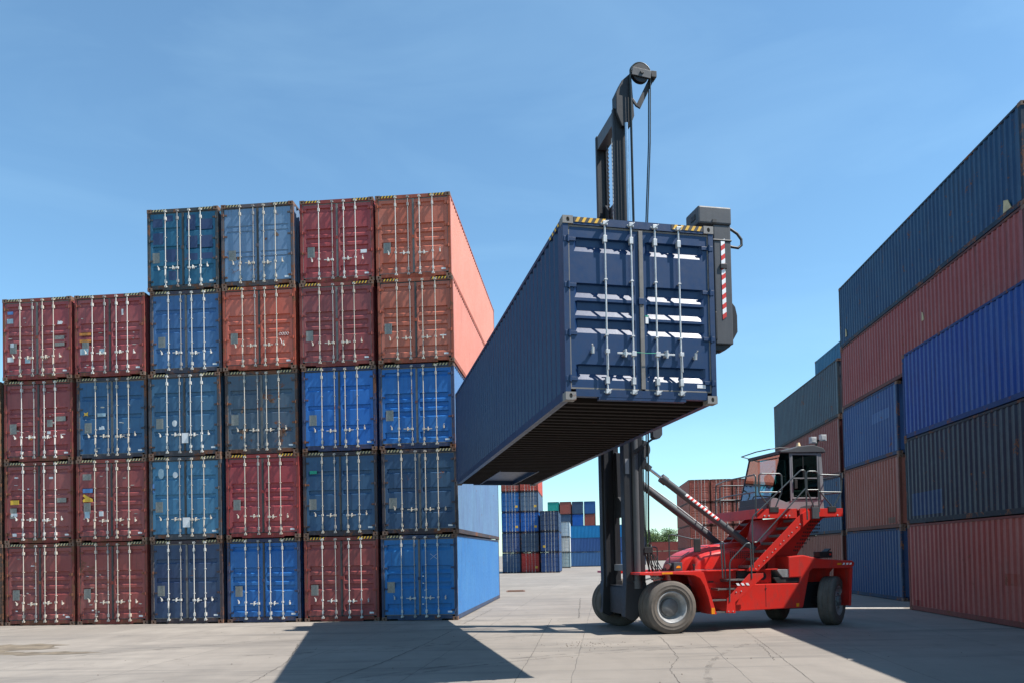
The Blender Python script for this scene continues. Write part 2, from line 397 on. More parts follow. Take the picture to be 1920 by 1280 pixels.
def door_mesh(x0, x1, H, y, grooves, depth, open_end):
    """pressed steel leaf: flat rim, horizontal grooves sunk into it"""
    z0, z1 = 0.185, H - 0.15
    rows = [(z0, 0)]
    for a, m, b in sorted(grooves, key=lambda g: -g[1]):
        zb, zm, za = H * (1 - b), H * (1 - m), H * (1 - a)
        rows += [(zb, 0), (zm, 1), (za - 0.014, 1), (za, 0)]
    rows.append((z1, 0))
    fl = 0.085
    xs = [(x0, 0), (x0 + fl, 0), (x0 + fl + depth, 1), (x1 - fl - depth, 1), (x1 - fl, 0), (x1, 0)]
    vs = [(x, y + depth * (a * b), z) for z, a in rows for x, b in xs]; n = len(xs)
    mb = MB(); mb.add(vs, [(j * n + i, j * n + i + 1, (j + 1) * n + i + 1, (j + 1) * n + i) for j in range(len(rows) - 1) for i in range(n - 1)])
    # rim turned back
    mb.add([(x0, y, z0), (x1, y, z0), (x1, y + 0.05, z0), (x0, y + 0.05, z0)], [(0, 1, 2, 3)])
    mb.add([(x0, y, z1), (x1, y, z1), (x1, y + 0.05, z1), (x0, y + 0.05, z1)], [(0, 1, 2, 3)])
    mb.add([(x1, y, z0), (x1, y, z1), (x1, y + 0.05, z1), (x1, y + 0.05, z0)], [(0, 1, 2, 3)])
    mb.add([(x0, y, z0), (x0, y, z1), (x0, y + 0.05, z1), (x0, y + 0.05, z0)], [(0, 1, 2, 3)])
    return mb.mesh('door', fix=False)

def casting_mesh():
    """hollow corner casting .16 wide (x) .178 deep (y) .118 high, oval hole on the -y face, origin at centre"""
    mb = MB(); w, d, h = 0.081, 0.089, 0.059
    n = 12; ov = []
    for i in range(n):
        g = 2 * PI * (i + .5) / n; ov.append((0.026 * math.cos(g), 0.037 * math.sin(g)))
    sq = [(w, 0), (w, h), (0, h), (-w, h), (-w, 0), (-w, -h), (0, -h), (w, -h)]
    vs = [(x, -d, z) for x, z in ov] + [(x, -d + 0.05, z) for x, z in ov] + [(x, -d, z) for x, z in sq] + [(x, d, z) for x, z in sq]
    fs = [(i, (i + 1) % n, n + (i + 1) % n, n + i) for i in range(n)] + [tuple(range(n, 2 * n))]
    # ring between oval and outline
    import bisect
    k = 8
    for i in range(n):
        a = int(round((i + 0.5) * k / n)) % k; b = int(round((i + 1.5) * k / n)) % k
        if a == b: fs.append((i, 2 * n + a, (i + 1) % n))
        else: fs.append((i, 2 * n + a, 2 * n + b, (i + 1) % n))
    fs += [(2 * n + i, 2 * n + (i + 1) % k, 2 * n + k + (i + 1) % k, 2 * n + k + i) for i in range(k)] + [tuple(range(2 * n + k, 2 * n + 2 * k))]
    mb.add(vs, fs)
    return mb.mesh('corner_casting')

def corr_wall(name, length, H, along, at, sgn, zb, zt, depth=0.036, pitch=0.278):
    """vertical trapezoid corrugation; along 'y' for the long sides, 'x' for the end"""
    n = int((length - 0.3) / pitch); m0 = -n * pitch / 2; prof = [(-length / 2 + 0.10, 0)]
    for i in range(n):
        s = m0 + i * pitch
        prof += [(s, 0), (s + 0.25 * pitch, 0), (s + 0.5 * pitch, 1), (s + 0.75 * pitch, 1)]
    prof += [(m0 + n * pitch, 0), (length / 2 - 0.10, 0)]
    vs = []
    for z in (zb, zt):
        for t, d in prof:
            o = at - sgn * (d * depth)
            vs.append((o, t, z) if along == 'y' else (t, o, z))
    m = len(prof); mb = MB(); mb.add(vs, [(i, i + 1, m + i + 1, m + i) for i in range(m - 1)])
    return mb.mesh(name, fix=False)

def meshes(L, H, style):
    key = (L, round(H, 3), style)
    if key in CACHE: return CACHE[key]
    D = {}; hw, hl = W / 2, L / 2
    k2 = (L, round(H, 3))
    if k2 not in CACHE:
        C = {}
        f = MB()
        for sx in (-1, 1):
            x0, x1 = sorted((sx * (hw - 0.004), sx * (hw - 0.085)))
            f.box(x0, -hl + 0.012, 0.116, x1, -hl + 0.13, H - 0.116)      # rear posts
            f.box(x0, hl - 0.13, 0.116, x1, hl - 0.012, H - 0.116)
            a0, a1 = sorted((sx * (hw - 0.006), sx * (hw - 0.06)))
            f.box(a0, -hl + 0.176, H - 0.072, a1, hl - 0.176, H - 0.006)    # top rail
            f.box(a0, -hl + 0.176, 0.02, a1, hl - 0.176, 0.155)            # bottom rail
            a2, a3 = sorted((sx * (hw - 0.063), sx * (hw - 0.11)))
            f.box(a2, -hl + 0.18, 0.02, a3, hl - 0.18, 0.035)
        for ys in (-1, 1):
            y0, y1 = sorted((ys * (hl - 0.01), ys * (hl - 0.11)))
            f.box(-hw + 0.165, y0, H - 0.125, hw - 0.165, y1, H - 0.012)  # header
            f.box(-hw + 0.165, y0, 0.055, hw - 0.165, y1, 0.165)           # sill
            f.box(-hw + 0.52, y0 + 0.003, 0.012, hw - 0.52, y1 - 0.003, 0.054)
        C['frame'] = f.mesh('frame')
        for sx, nm in ((-1, 'L'), (1, 'R')):
            C['side' + nm] = corr_wall('side_wall', L, H, 'y', sx * (hw - 0.014), sx, 0.15, H - 0.07)
        C['end'] = corr_wall('end_wall', W, H, 'x', hl - 0.03, 1, 0.16, H - 0.12, 0.04, 0.25)
        C['end0'] = corr_wall('end_wall', W, H, 'x', -hl + 0.03, -1, 0.16, H - 0.12, 0.04, 0.25)
        r = MB(); r.box(-hw + 0.06, -hl + 0.1, H - 0.05, hw - 0.06, hl - 0.1, H - 0.022)
        nn = int(L / 0.42)
        for i in range(nn):
            y = -hl + 0.3 + i * 0.42; r.box(-hw + 0.12, y, H - 0.022, hw - 0.12, y + 0.16, H - 0.008)
        C['roof'] = r.mesh('roof')
        u = MB(); u.box(-hw + 0.08, -hl + 0.12, 0.13, hw - 0.08, hl - 0.12, 0.15)
        C['floor'] = u.mesh('floor')
        CACHE[k2] = C
        if 'cast' not in CACHE: CACHE['cast'] = casting_mesh()
    D.update(CACHE[k2])
    yd = -hl + 0.035
    if style:
        g = {'A': GA, 'R': GR, 'B': GB, 'C': GC}[style]; dep = {'A': 0.05, 'R': 0.052, 'B': 0.044, 'C': 0.026}[style]
        D['doorL'] = door_mesh(-hw + 0.09, -0.004, H, yd, g, dep, 1)
        D['doorR'] = door_mesh(0.004, hw - 0.09, H, yd, g, dep, 0)
        ga = MB()
        ga.box(-hw + 0.088, yd - 0.006, H - 0.158, -0.002, yd + 0.03, H - 0.130)
        ga.box(-hw + 0.088, yd - 0.006, 0.168, -0.002, yd + 0.03, 0.192)
        ga.box(-hw + 0.076, yd - 0.008, 0.168, -hw + 0.104, yd + 0.03, H - 0.130)
        D['gaskL'] = ga.mesh('door_gasket')
        ga = MB()
        ga.box(0.046, yd - 0.006, H - 0.158, hw - 0.088, yd + 0.03, H - 0.130)
        ga.box(0.046, yd - 0.006, 0.168, hw - 0.088, yd + 0.03, 0.192)
        ga.box(hw - 0.104, yd - 0.008, 0.168, hw - 0.076, yd + 0.03, H - 0.130)
        ga.box(-0.02, yd - 0.03, 0.187, 0.045, yd - 0.0005, H - 0.152)
        D['gaskR'] = ga.mesh('door_gasket', 0.006)
        # locking rod, x = 0
        r = MB(); yr = yd - 0.052
        r.cyl((0, yr, 0.125), (0, yr, H - 0.085), 0.0145, 10)
        for z, s in ((0.30, 1), (H - 0.33, 1)):
            r.box(-0.028, yr - 0.021, z - 0.052, 0.028, yd - 0.001, z + 0.052)
        for z in (0.98, H - 0.95):
            r.box(-0.024, yr - 0.018, z - 0.010, 0.024, yd - 0.001, z + 0.010)
        for z in (0.13, H - 0.09):
            r.box(-0.034, yr - 0.03, z - 0.03, 0.034, yr + 0.02, z + 0.03); r.box(-0.055, yr + 0.015, z - 0.014, 0.055, yd - 0.03, z + 0.014)
            r.beam((-0.03, yr - 0.03, z - 0.035), (0.05, yr - 0.035, z + 0.03), 0.02, 0.016)
        D['rod'] = r.mesh('lock_rod', 0.004)
        hd = MB(); zh = 0.70
        hd.beam((0, yr - 0.03, zh), (0.27, yr - 0.035, zh), 0.012, 0.028)
        hd.box(-0.035, yr - 0.045, zh - 0.035, 0.035, yr + 0.02, zh + 0.035)
        hd.box(0.11, yr - 0.05, zh - 0.03, 0.17, yd - 0.001, zh + 0.02)
        hd.cyl((0.14, yr - 0.05, zh - 0.06), (0.14, yr - 0.05, zh + 0.06), 0.016, 8)
        hd.cyl((0.14, yr - 0.052, zh + 0.04), (0.14, yd, zh + 0.06), 0.014, 8)
        D['handle'] = hd.mesh('lock_handle', 0.003)
        h2 = MB(); h2.beam((0.0, yr - 0.03, zh + 0.03), (0.0, yr - 0.04, zh - 0.25), 0.028, 0.014, (1, 0, 0))
        h2.box(-0.03, yr - 0.045, zh, 0.03, yr + 0.02, zh + 0.06)
        D['handle2'] = h2.mesh('lock_handle', 0.003); h2 = MB()
        h2.cyl((-0.23, yr - 0.02, zh - 0.03), (-0.23, yr - 0.03, zh + 0.07), 0.022, 8); h2.box(-0.245, yr - 0.03, zh - 0.01, -0.215, yd - 0.001, zh + 0.04)
        h2.cyl((-0.23, yr - 0.02, zh + 0.05), (-0.25, yr - 0.06, zh + 0.1), 0.012, 6)
        D['catch'] = h2.mesh('handle_catch', 0.003)
        hg = MB(); hg.box(-0.075, yd - 0.03, -0.038, 0.0, yd - 0.002, 0.038); hg.cyl((-0.012, yd - 0.032, -0.05), (-0.012, yd - 0.032, 0.05), 0.019, 8)
        hg.box(0.0, yd - 0.022, -0.028, 0.11, yd - 0.001, 0.028)
        D['hinge'] = hg.mesh('hinge', 0.004)
    # hazard strip on the header
    s = MB(); w = 0.52
    s.cur = 0; s.box(0, -hl + 0.004, H - 0.092, w, -hl + 0.0095, H - 0.014)
    s.cur = 1
    for i in range(5):
        x = 0.02 + i * 0.1
        s.add([(x, -hl + 0.001, H - 0.09), (x + 0.045, -hl + 0.001, H - 0.09), (x + 0.085, -hl + 0.001, H - 0.016), (x + 0.04, -hl + 0.001, H - 0.016)], [(0, 1, 2, 3)])
    D['haz'] = s.mesh('hazard_stripe', fix=False)
    D['dplate'] = MB().box(0, yd - 0.006, 0, 0.24, yd - 0.0015, 0.34).mesh('data_plate')
    D['lplate'] = MB().box(0, yd - 0.005, 0, 0.14, yd - 0.0015, 0.055).mesh('number_label')
    D['cap'] = MB().box(-0.04, yd - 0.045, -0.05, 0.045, yd - 0.028, 0.05).mesh('seal_cover', 0.006)
    CACHE[key] = D
    return D

RODX = (-0.57, -0.143, 0.228, 0.627)
def stick(name, x, z, w, h, mat, parent, yd, poly=None):
    mb = MB()
    if poly: mb.prism([(x + p[0] * w, z + p[1] * h) for p in poly], 'y', yd - 0.0075, yd - 0.0015)
    else: mb.box(x, yd - 0.0075, z, x + w, yd - 0.0015, z + h)
    return part(mb, name, mat, parent)

def container(loc, rz, H, body, frame=None,  label='', group=None, L=L40, style='A', level=2, rod='cream_rod', cast='rust_cast', haz='haz_pale', end=True, gask='gasket', casts=True, name='shipping_container', hazside=3, side=None, plate=True):
    D = meshes(L, H, style); hw, hl = W / 2, L / 2
    frame = frame or body
    root = empty(name, loc, rz, label, 'container', group)
    inst(D['frame'], 'frame', root, frame)
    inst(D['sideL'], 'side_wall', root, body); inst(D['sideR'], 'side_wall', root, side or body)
    inst(D['roof'], 'roof', root, body); inst(D['floor'], 'floor', root, M['under'])
    if end: inst(D['end'], 'end_wall', root, body)
    if not style: inst(D['end0'], 'end_wall', root, body)
    if casts:
        for sx in (-1, 1):
            for sy in (-1, 1):
                for z in (0.059, H - 0.059):
                    c = inst(CACHE['cast'], 'corner_casting', root, M[cast])
                    c.location = (sx * (hw - 0.081), sy * (hl - 0.089), z)
                    if sy > 0: c.rotation_euler = (0, 0, PI)
    if style:
        dz = random.uniform(-0.09, 0.12) if level >= 2 and name == 'shipping_container' and rod != 'galv' else 0; ax = random.uniform(-0.035, 0.035) if dz else 0
        for leaf in ('L', 'R'):
            d = inst(D['door' + leaf], 'door', root, body)
            if level >= 2:
                inst(D['gask' + leaf], 'door_gasket', d, M[gask])
                for z in (0.32, 1.0, H - 1.05, H - 0.35):
                    h = inst(D['hinge'], 'hinge', d, frame)
                    h.location = ((-hw + 0.09) if leaf == 'L' else (hw - 0.09), 0, z)
                    if leaf == 'R': h.scale = (-1, 1, 1)
            for i in ((0, 1) if leaf == 'L' else (2, 3)):
                j = random.uniform(-0.012, 0.012) + ax * (1 if leaf == 'L' else -1)
                r = inst(D['rod'], 'lock_rod', d, M['grey_rod' if (i == 1 and rod not in ('galv',)) else rod]); r.location = (RODX[i] + j, 0, 0)
                if level >= 2:
                    if i in (1, 2):
                        h = inst(D['handle'], 'lock_handle', d, M[rod]); h.location = (RODX[i] + j, 0, dz + random.uniform(-0.02, 0.02)); h.scale = (-1 if i == 1 else 1, 1, 1)
                    else:
                        h = inst(D['handle2'], 'lock_handle', d, M[rod]); h.location = (RODX[i] + j, 0, dz); h.scale = (1 if i == 0 else -1, 1, 1)
                        h = inst(D['catch'], 'handle_catch', d, M[rod]); h.location = (RODX[i] + j, 0, dz + random.uniform(-0.03, 0.03)); h.scale = (1 if i == 0 else -1, 1, 1)
            if level >= 2:
                if leaf == 'L' and not plate: pass
                elif leaf == 'L':
                    p = inst(D['dplate'], 'data_plate', d, M['plate']); p.location = (-hw + 0.17 + random.uniform(0, 0.1), 0, 0.86 + random.uniform(-0.05, 0.1))
                else:
                    p = inst(D['lplate'], 'number_label', d, M['white']); p.location = (hw - 0.32, 0, 0.24)
                    p = inst(D['cap'], 'seal_cover', d, frame); p.location = (0, 0, H * 0.52 + random.uniform(-0.1, 0.1))
        if level >= 2:
            if hazside & 1: h = inst(D['haz'], 'hazard_stripe', root, [M['haz_black'], M[haz]]); h.location = (-hw + 0.175, 0, 0)
            if hazside & 2: h = inst(D['haz'], 'hazard_stripe', root, [M['haz_black'], M[haz]]); h.location = (hw - 0.175 - 0.52, 0, 0)
    return root

_pc = {}
def P(rgb, rust=0.3, fade=0.35, dirt=0.5, rough=0.5, streak=1.0):
    if rgb[2] > rgb[0] * 3 and rgb[2] > 140: rgb = (int(rgb[0] * 0.85), int(rgb[1] * 1.06), int(rgb[2] * 0.95))
    k = (rgb, rust, fade, dirt, rough, streak)
    if k not in _pc: _pc[k] = paint('container_paint', srgb(*rgb), rust, fade, dirt, rough, streak=streak)
    return _pc[k]

make_ground()

# ------------------------------------------------------------------ the tall wall of containers on the left
H = 2.7255
BX, BY, BYAW, PITX = -1.733, 24.44, 0.092, 2.562
bk = Vector((math.sin(BYAW), math.cos(BYAW), 0)); rt = Vector((math.cos(BYAW), -math.sin(BYAW), 0))
GW = 'containers of the tall wall on the left'
wall = {
 (0, 1): ((28, 92, 172), 'A', 0.12, 'bright blue container with a white chalk cross, bottom right corner of the tall wall'),
 (0, 2): ((38, 66, 100), 'B', 0.22, 'dark slate blue container resting on the bottom right one of the left wall'),
 (0, 3): ((26, 84, 170), 'R', 0.2, 'bright blue container, middle layer at the right end of the left wall'),
 (0, 4): ((164, 82, 62), 'R', 0.2, 'brick orange container just under the topmost one at the right end of it'),
 (0, 5): ((170, 84, 62), 'R', 0.15, 'salmon red container on the very top at the right end of the left wall'),
 (1, 1): ((132, 56, 54), 'R', 0.2, 'maroon container on the ground beside the bottom right blue one of the left wall'),
 (1, 2): ((36, 68, 104), 'B', 0.2, 'slate blue container directly above the maroon one standing half in shade'),
 (1, 3): ((26, 82, 175), 'B', 0.2, 'vivid royal blue container, second stack from the right in the tall wall, middle layer'),
 (1, 4): ((126, 54, 56), 'R', 0.16, 'dull maroon container of the second stack from the right, fourth layer up'),
 (1, 5): ((142, 52, 56), 'R', 0.16, 'crimson container on top of the second stack from the right end of the left wall'),
 (2, 1): ((30, 80, 162), 'R', 0.15, 'mid blue container standing sunlit on the ground between dull navy and maroon ones'),
 (2, 2): ((140, 46, 52), 'R', 0.15, 'deep crimson container between a grey rusty one above and a blue one below'),
 (2, 3): ((62, 76, 94), 'B', 0.5, 'grey navy container badly rusted round its lock handles, middle layer of the left wall'),
 (2, 4): ((172, 78, 60), 'R', 0.2, 'brick orange container with white letters scrawled on its right door, under a faded grey one'),
 (2, 5): ((92, 118, 150), 'C', 0.35, 'faded blue grey container with a striped header, top of the third stack from the right'),
 (3, 1): ((42, 56, 88), 'B', 0.2, 'dull navy container on the ground, between the maroon stacks and a mid blue one'),
 (3, 2): ((52, 102, 136), 'B', 0.22, 'pale teal blue container with two white oval marks on its left door, second layer'),
 (3, 3): ((46, 84, 116), 'B', 0.25, 'blue grey container with one white oval mark on its left door, middle layer'),
 (3, 4): ((50, 88, 136), 'B', 0.28, 'steel blue container directly below the teal one at the left top corner'),
 (3, 5): ((26, 84, 116), 'B', 0.3, 'teal container with patchy panels, left top corner of the five high part'),
 (4, 1): ((128, 56, 52), 'R', 0.42, 'scuffed maroon container on the ground beside the dull navy one, many white scrapes'),
 (4, 2): ((124, 54, 54), 'R', 0.32, 'maroon container with a yellow arrow sticker and blue patch on its left door'),
 (4, 3): ((38, 78, 118), 'B', 0.25, 'dark blue container between maroon ones, yellow sticker on its left door'),
 (4, 4): ((134, 56, 60), 'R', 0.28, 'maroon container with an orange striped patch, top layer next to the five high part'),
 (5, 1): ((122, 54, 52), 'R', 0.42, 'weathered maroon container on the ground in the leftmost full stack'),
 (5, 2): ((124, 54, 54), 'R', 0.35, 'maroon container with a yellow oblong sticker, second layer of the leftmost full stack'),
 (5, 3): ((126, 54, 56), 'R', 0.32, 'maroon container with a small round orange sticker, third layer of the leftmost full stack'),
 (5, 4): ((136, 58, 62), 'R', 0.3, 'maroon container covered in small stickers, top of the leftmost full stack'),
 (6, 1): ((60, 52, 48), 'R', 0.4, 'dark brownish container only its edge showing at the left margin, bottom layer'),
 (6, 2): ((44, 52, 56), 'B', 0.4, 'dark green grey container only its edge showing at the left margin, second layer'),
 (6, 3): ((84, 78, 66), 'B', 0.4, 'olive brown container only its edge showing at the left margin, third layer'),
}
rr = random.Random(3)
for (j, r), (rgb, st, rust, lab) in wall.items():
    red = rgb[0] > rgb[2]
    rgb0 = rgb; gy = sum(rgb) / 3; rgb = tuple(min(235, int((c * 0.9 + gy * 0.1) * (1.12 if red else 1.08) + 3)) for c in rgb)
    body = P(rgb, rust, 0.5, 0.6); rgb = rgb0
    frame = P(tuple(int(c * 0.75 + (26, 14, 8)[i]) for i, c in enumerate(rgb)) if red else tuple(int(c * 0.45 + (44, 26, 16)[i]) for i, c in enumerate(rgb)), min(0.95, rust + 0.4), 0.3, 0.8, 0.7)
    c0 = Vector((BX, BY, 0)) - rt * (j * PITX + W / 2) + bk * (L40 / 2)
    if j == 6: c0 -= bk * 0.0
    c0 += rt * rr.uniform(-0.03, 0.03) + bk * (rr.uniform(-0.05, 0.05))
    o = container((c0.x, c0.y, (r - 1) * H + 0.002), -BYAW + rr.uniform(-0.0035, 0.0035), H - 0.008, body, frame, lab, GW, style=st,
                  rod='cream_rod' if rr.random() < 0.6 else 'white_rod', haz='haz_yellow' if (red and j < 3) else 'haz_pale', gask='gasket' if rr.random() < 0.6 else 'gasket_grey', end=(j == 0 or j == 6 or r > 3), side={(0, 1): P((66, 120, 178), 0.25, 0.35, 0.35), (0, 2): P((100, 128, 164), 0.28, 0.5, 0.75), (0, 3): P((96, 132, 176), 0.15, 0.4, 0.3), (0, 4): P((208, 134, 116), 0.2, 0.25, 0.25), (0, 5): P((210, 138, 118), 0.2, 0.25, 0.2)}.get((j, r)))  # sun-facing right sides paler: sunlight put into the paint colour, besides fading
    yd = -L40 / 2 + 0.035
    dl = [c for c in o.children if c.name.startswith('door')]
    L_, R_ = dl[0], dl[1]
    hw = W / 2
    if (j, r) == (0, 1):
        for s in (-1, 1):
            mb = MB(); mb.beam((0.48 - 0.11 * s, yd - 0.0045, 1.93), (0.48 + 0.11 * s, yd - 0.0045 - 0.001 * s, 2.1), 0.006, 0.014, (0, 1, 0)); part(mb, 'chalk_cross', M['white'], R_)
        for q in range(5): stick('sticker', 0.08 + rr.uniform(0, .1), 0.5 + q * 0.22, 0.05, 0.03, M['white'], R_, yd)
    if (j, r) == (3, 2):
        ov = [(0.5 + 0.5 * math.cos(q * PI / 8), 0.5 + 0.5 * math.sin(q * PI / 8)) for q in range(16)]
        stick('oval_mark', -0.92, 2.0, 0.2, 0.34, M['lightblue_st'], L_, yd, ov); stick('oval_mark', -0.42, 2.02, 0.17, 0.2, M['white'], L_, yd, ov)
        stick('sticker', -0.06, 0.4, 0.24, 0.32, M['white'], R_, yd - 0.06)
        stick('sticker', -0.6 - 0.6, 1.55, 0.14, 0.3, M['blue_st'], L_, yd)
    if (j, r) == (3, 3):
        ov = [(0.5 + 0.5 * math.cos(q * PI / 8), 0.5 + 0.5 * math.sin(q * PI / 8)) for q in range(16)]
        stick('oval_mark', -0.42, 0.98, 0.17, 0.21, M['white'], L_, yd, ov)
        stick('sticker', -0.06, 0.42, 0.22, 0.33, M['white'], R_, yd - 0.06)
    if (j, r) == (2, 4):
        for q in range(4):
            ring = [(0.70 + q * 0.085 + 0.034 * math.cos(g * PI / 6), yd - 0.005, 1.13 + 0.045 * math.sin(g * PI / 6)) for g in range(12 if q in (0, 3) else 13)]
            mb = MB(); mb.tube(ring, 0.006, 5); part(mb, 'chalk_letter', M['white'], R_)
        mb = MB(); mb.tube([(0.70, yd - 0.005, 0.98), (0.74, yd - 0.005, 0.9), (0.76, yd - 0.005, 0.8)], 0.01, 5); part(mb, 'chalk_letter', M['white'], R_)
    if (j, r) == (1, 5): stick('sticker', 0.78, 0.92, 0.2, 0.11, M['white'], R_, yd)
    if (j, r) == (0, 4): stick('sticker', 0.78, 0.82, 0.2, 0.035, M['white'], R_, yd)
    if (j, r) == (1, 2): stick('sticker', -1.0, 2.02, 0.24, 0.1, M['green_st'], L_, yd)
    if (j, r) == (4, 3):
        stick('sticker', -1.0, 1.45, 0.17, 0.14, M['yellow'], L_, yd, [(0, 0), (.3, .3), (.1, .9), (.5, .7), (1, 1), (.9, .3), (1, 0), (.5, .2)])
        stick('sticker', -0.46, 0.98, 0.2, 0.13, M['white'], L_, yd, [(0, 0), (.1, .8), (.4, .6), (.5, 1), (.9, .9), (1, .1)])
        stick('sticker', -0.5, 1.42, 0.28, 0.11, M['lightblue_st'], L_, yd)
    if (j, r) == (4, 4):
        stick('sticker', -1.06, 1.38, 0.4, 0.09, M['orange_st'], L_, yd); stick('sticker', -1.06, 1.16, 0.4, 0.09, M['orange_st'], L_, yd)
        stick('sticker', -1.04, 0.75, 0.28, 0.2, M['lightblue_st'], L_, yd); stick('sticker', -0.36, 0.78, 0.17, 0.14, M['lightblue_st'], L_, yd)
        stick('sticker', 0.42, 2.0, 0.06, 0.2, M['white'], R_, yd)
    if (j, r) == (4, 2):
        stick('sticker', -1.0, 1.62, 0.34, 0.14, M['blue_st'], L_, yd)
        stick('sticker', -1.0, 1.32, 0.34, 0.26, M['yellow'], L_, yd, [(0, 0), (0, .3), (.25, .5), (0, .75), (.1, 1), (.4, .8), (1, .35), (1, 0)])
        stick('sticker', -0.94, 0.78, 0.17, 0.22, M['lightblue_st'], L_, yd); stick('sticker', -0.44, 0.84, 0.15, 0.16, M['white'], L_, yd)
        stick('sticker', -1.0, 2.04, 0.3, 0.2, M['plate'], L_, yd)
    if (j, r) == (5, 2):
        stick('sticker', -1.02, 1.3, 0.3, 0.15, M['yellow'], L_, yd); stick('sticker', -1.0, 0.9, 0.22, 0.11, M['white'], L_, yd)
        stick('sticker', 0.36, 2.13, 0.14, 0.07, M['white'], R_, yd); stick('sticker', 0.62, 1.34, 0.34, 0.15, M['plate'], R_, yd)
        stick('sticker', -0.95, 0.24, 0.14, 0.1, M['white'], L_, yd)
    if (j, r) == (5, 3):
        ov = [(0.5 + 0.5 * math.cos(q * PI / 6), 0.5 + 0.5 * math.sin(q * PI / 6)) for q in range(12)]
        stick('sticker', -0.36, 0.72, 0.15, 0.14, M['orange_st'], L_, yd, ov); stick('sticker', 0.3, 1.14, 0.2, 0.24, M['plate'], R_, yd)
        stick('sticker', 0.62, 1.32, 0.34, 0.16, M['plate'], R_, yd); stick('sticker', 0.3, 0.9, 0.12, 0.1, M['white'], R_, yd)
    if (j, r) == (5, 4):
        stick('sticker', -1.05, 2.2, 0.2, 0.1, M['blue_st'], L_, yd); stick('sticker', -1.07, 1.9, 0.22, 0.16, M['lightblue_st'], L_, yd)
        stick('sticker', -1.06, 0.62, 0.22, 0.16, M['white'], L_, yd); stick('sticker', -0.43, 0.56, 0.18, 0.2, M['lightblue_st'], L_, yd)
        stick('sticker', 0.62, 1.30, 0.34, 0.12, M['plate'], R_, yd); stick('sticker', 0.62, 1.08, 0.34, 0.12, M['plate'], R_, yd)
        stick('sticker', 0.72, 1.8, 0.2, 0.12, M['white'], R_, yd, [(0, 0), (.1, 1), (.5, .8), (.6, 1), (1, .6), (.8, 0)]); stick('sticker', -0.95, 1.1, 0.12, 0.14, M['white'], L_, yd)
    if (j, r) == (3, 5):
        pm = P((50, 66, 104), 0.2, 0.3, 0.3)
        for lf, x, z, w_, h_ in ((L_, -1.03, 2.12, 0.34, 0.28), (L_, -0.62, 2.3, 0.28, 0.2), (L_, -1.03, 1.55, 0.36, 0.38), (L_, -0.6, 0.95, 0.36, 0.42), (L_, -0.5, 0.35, 0.26, 0.3), (R_, 0.14, 1.98, 0.3, 0.5), (R_, 0.6, 1.98, 0.42, 0.34), (R_, 0.14, 1.38, 0.36, 0.4), (R_, 0.6, 1.38, 0.42, 0.4), (R_, 0.14, 0.98, 0.36, 0.22), (R_, 0.6, 1.0, 0.42, 0.2)):
            mb = MB(); mb.box(x, yd - 0.003, z, x + w_, yd - 0.0012, z + h_); part(mb, 'paint_patch', pm, lf)
    if (j, r) in ((2, 3), (2, 5)):
        for q in range(16 if r == 3 else 6):
            cx_ = rr.choice([-0.72, -0.6, 0.35, 0.7]) + rr.uniform(-0.12, 0.12); cz_ = (0.72 if rr.random() < 0.75 else 1.6) + rr.gauss(0, 0.12); a_ = rr.uniform(0.03, 0.1)
            pl = [(a_ * rr.uniform(0.4, 1.1) * math.cos(g * PI / 5), a_ * rr.uniform(0.4, 1.3) * math.sin(g * PI / 5)) for g in range(10)]
            stick('rust_patch', cx_, cz_, 1, 1, M['rust_cast'], L_ if cx_ < 0 else R_, yd + 0.004, pl)
    if j >= 4:
        for q in range(9):
            side = rr.random() < 0.5; x = rr.uniform(-1.05, -0.2) if side else rr.uniform(0.12, 0.95)
            stick('scrape', x, rr.uniform(0.3, 2.3), rr.uniform(0.02, 0.16), rr.uniform(0.012, 0.05), rr.choice([M['white'], M['plate'], M['cream_rod']]), L_ if side else R_, yd, [(0, 0.2), (0.15, 1), (0.8, 0.8), (1, 0.3), (0.6, 0)])

# ------------------------------------------------------------------ lifted container
HL = 2.7758
navy = paint('navy_container_paint', srgb(10, 44, 84), 0.04, 0.12, 0.14, 0.40, streak=0.5, dents=0.04)
navyf = P((10, 42, 80), 0.2, 0.12, 0.3, 0.42, 0.5)
LC = Vector((0.842, 11.465, 4.300)); LY = 0.206
cx = LC + Vector((math.cos(LY), math.sin(LY), 0)) * (W / 2) + Vector((-math.sin(LY), math.cos(LY), 0)) * (L40 / 2)
lift = container((cx.x, cx.y, LC.z - 0.079 - 0.010), LY, HL, navy, navyf, 'navy blue container held high in the air by the red handling truck', None, style='A', rod='galv', cast='steel_cast', haz='haz_yellow', gask='gasket_grey', plate=False)
lift.rotation_mode = 'XYZ'
lift.rotation_euler = (-0.0129, 0.0079, LY)
for c in list(lift.children):
    if c.name.startswith('floor'): bpy.data.objects.remove(c)
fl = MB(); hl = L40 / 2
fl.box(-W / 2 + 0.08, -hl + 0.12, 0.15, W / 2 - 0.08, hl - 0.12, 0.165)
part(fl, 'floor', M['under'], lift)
cm = MB()
y = -hl + 0.32
while y < hl - 3.3:
    cm.box(-W / 2 + 0.062, y, 0.035, W / 2 - 0.062, y + 0.045, 0.15); cm.box(-W / 2 + 0.062, y, 0.022, W / 2 - 0.062, y + 0.10, 0.034); y += 0.275
while y < hl - 0.3:
    for a, b in ((-W / 2 + 0.062, -0.53), (0.53, W / 2 - 0.062)):
        cm.box(a, y, 0.035, b, y + 0.045, 0.15); cm.box(a, y, 0.022, b, y + 0.10, 0.034)
    y += 0.275
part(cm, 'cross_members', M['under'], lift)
gt = MB()
for s in (-1, 1): gt.box(*sorted((s * 0.5, s * 0.525))[:1], hl - 3.4, 0.015, sorted((s * 0.5, s * 0.525))[1], hl - 0.11, 0.15)
gt.box(-0.5, hl - 3.38, 0.125, 0.5, hl - 0.12, 0.148)
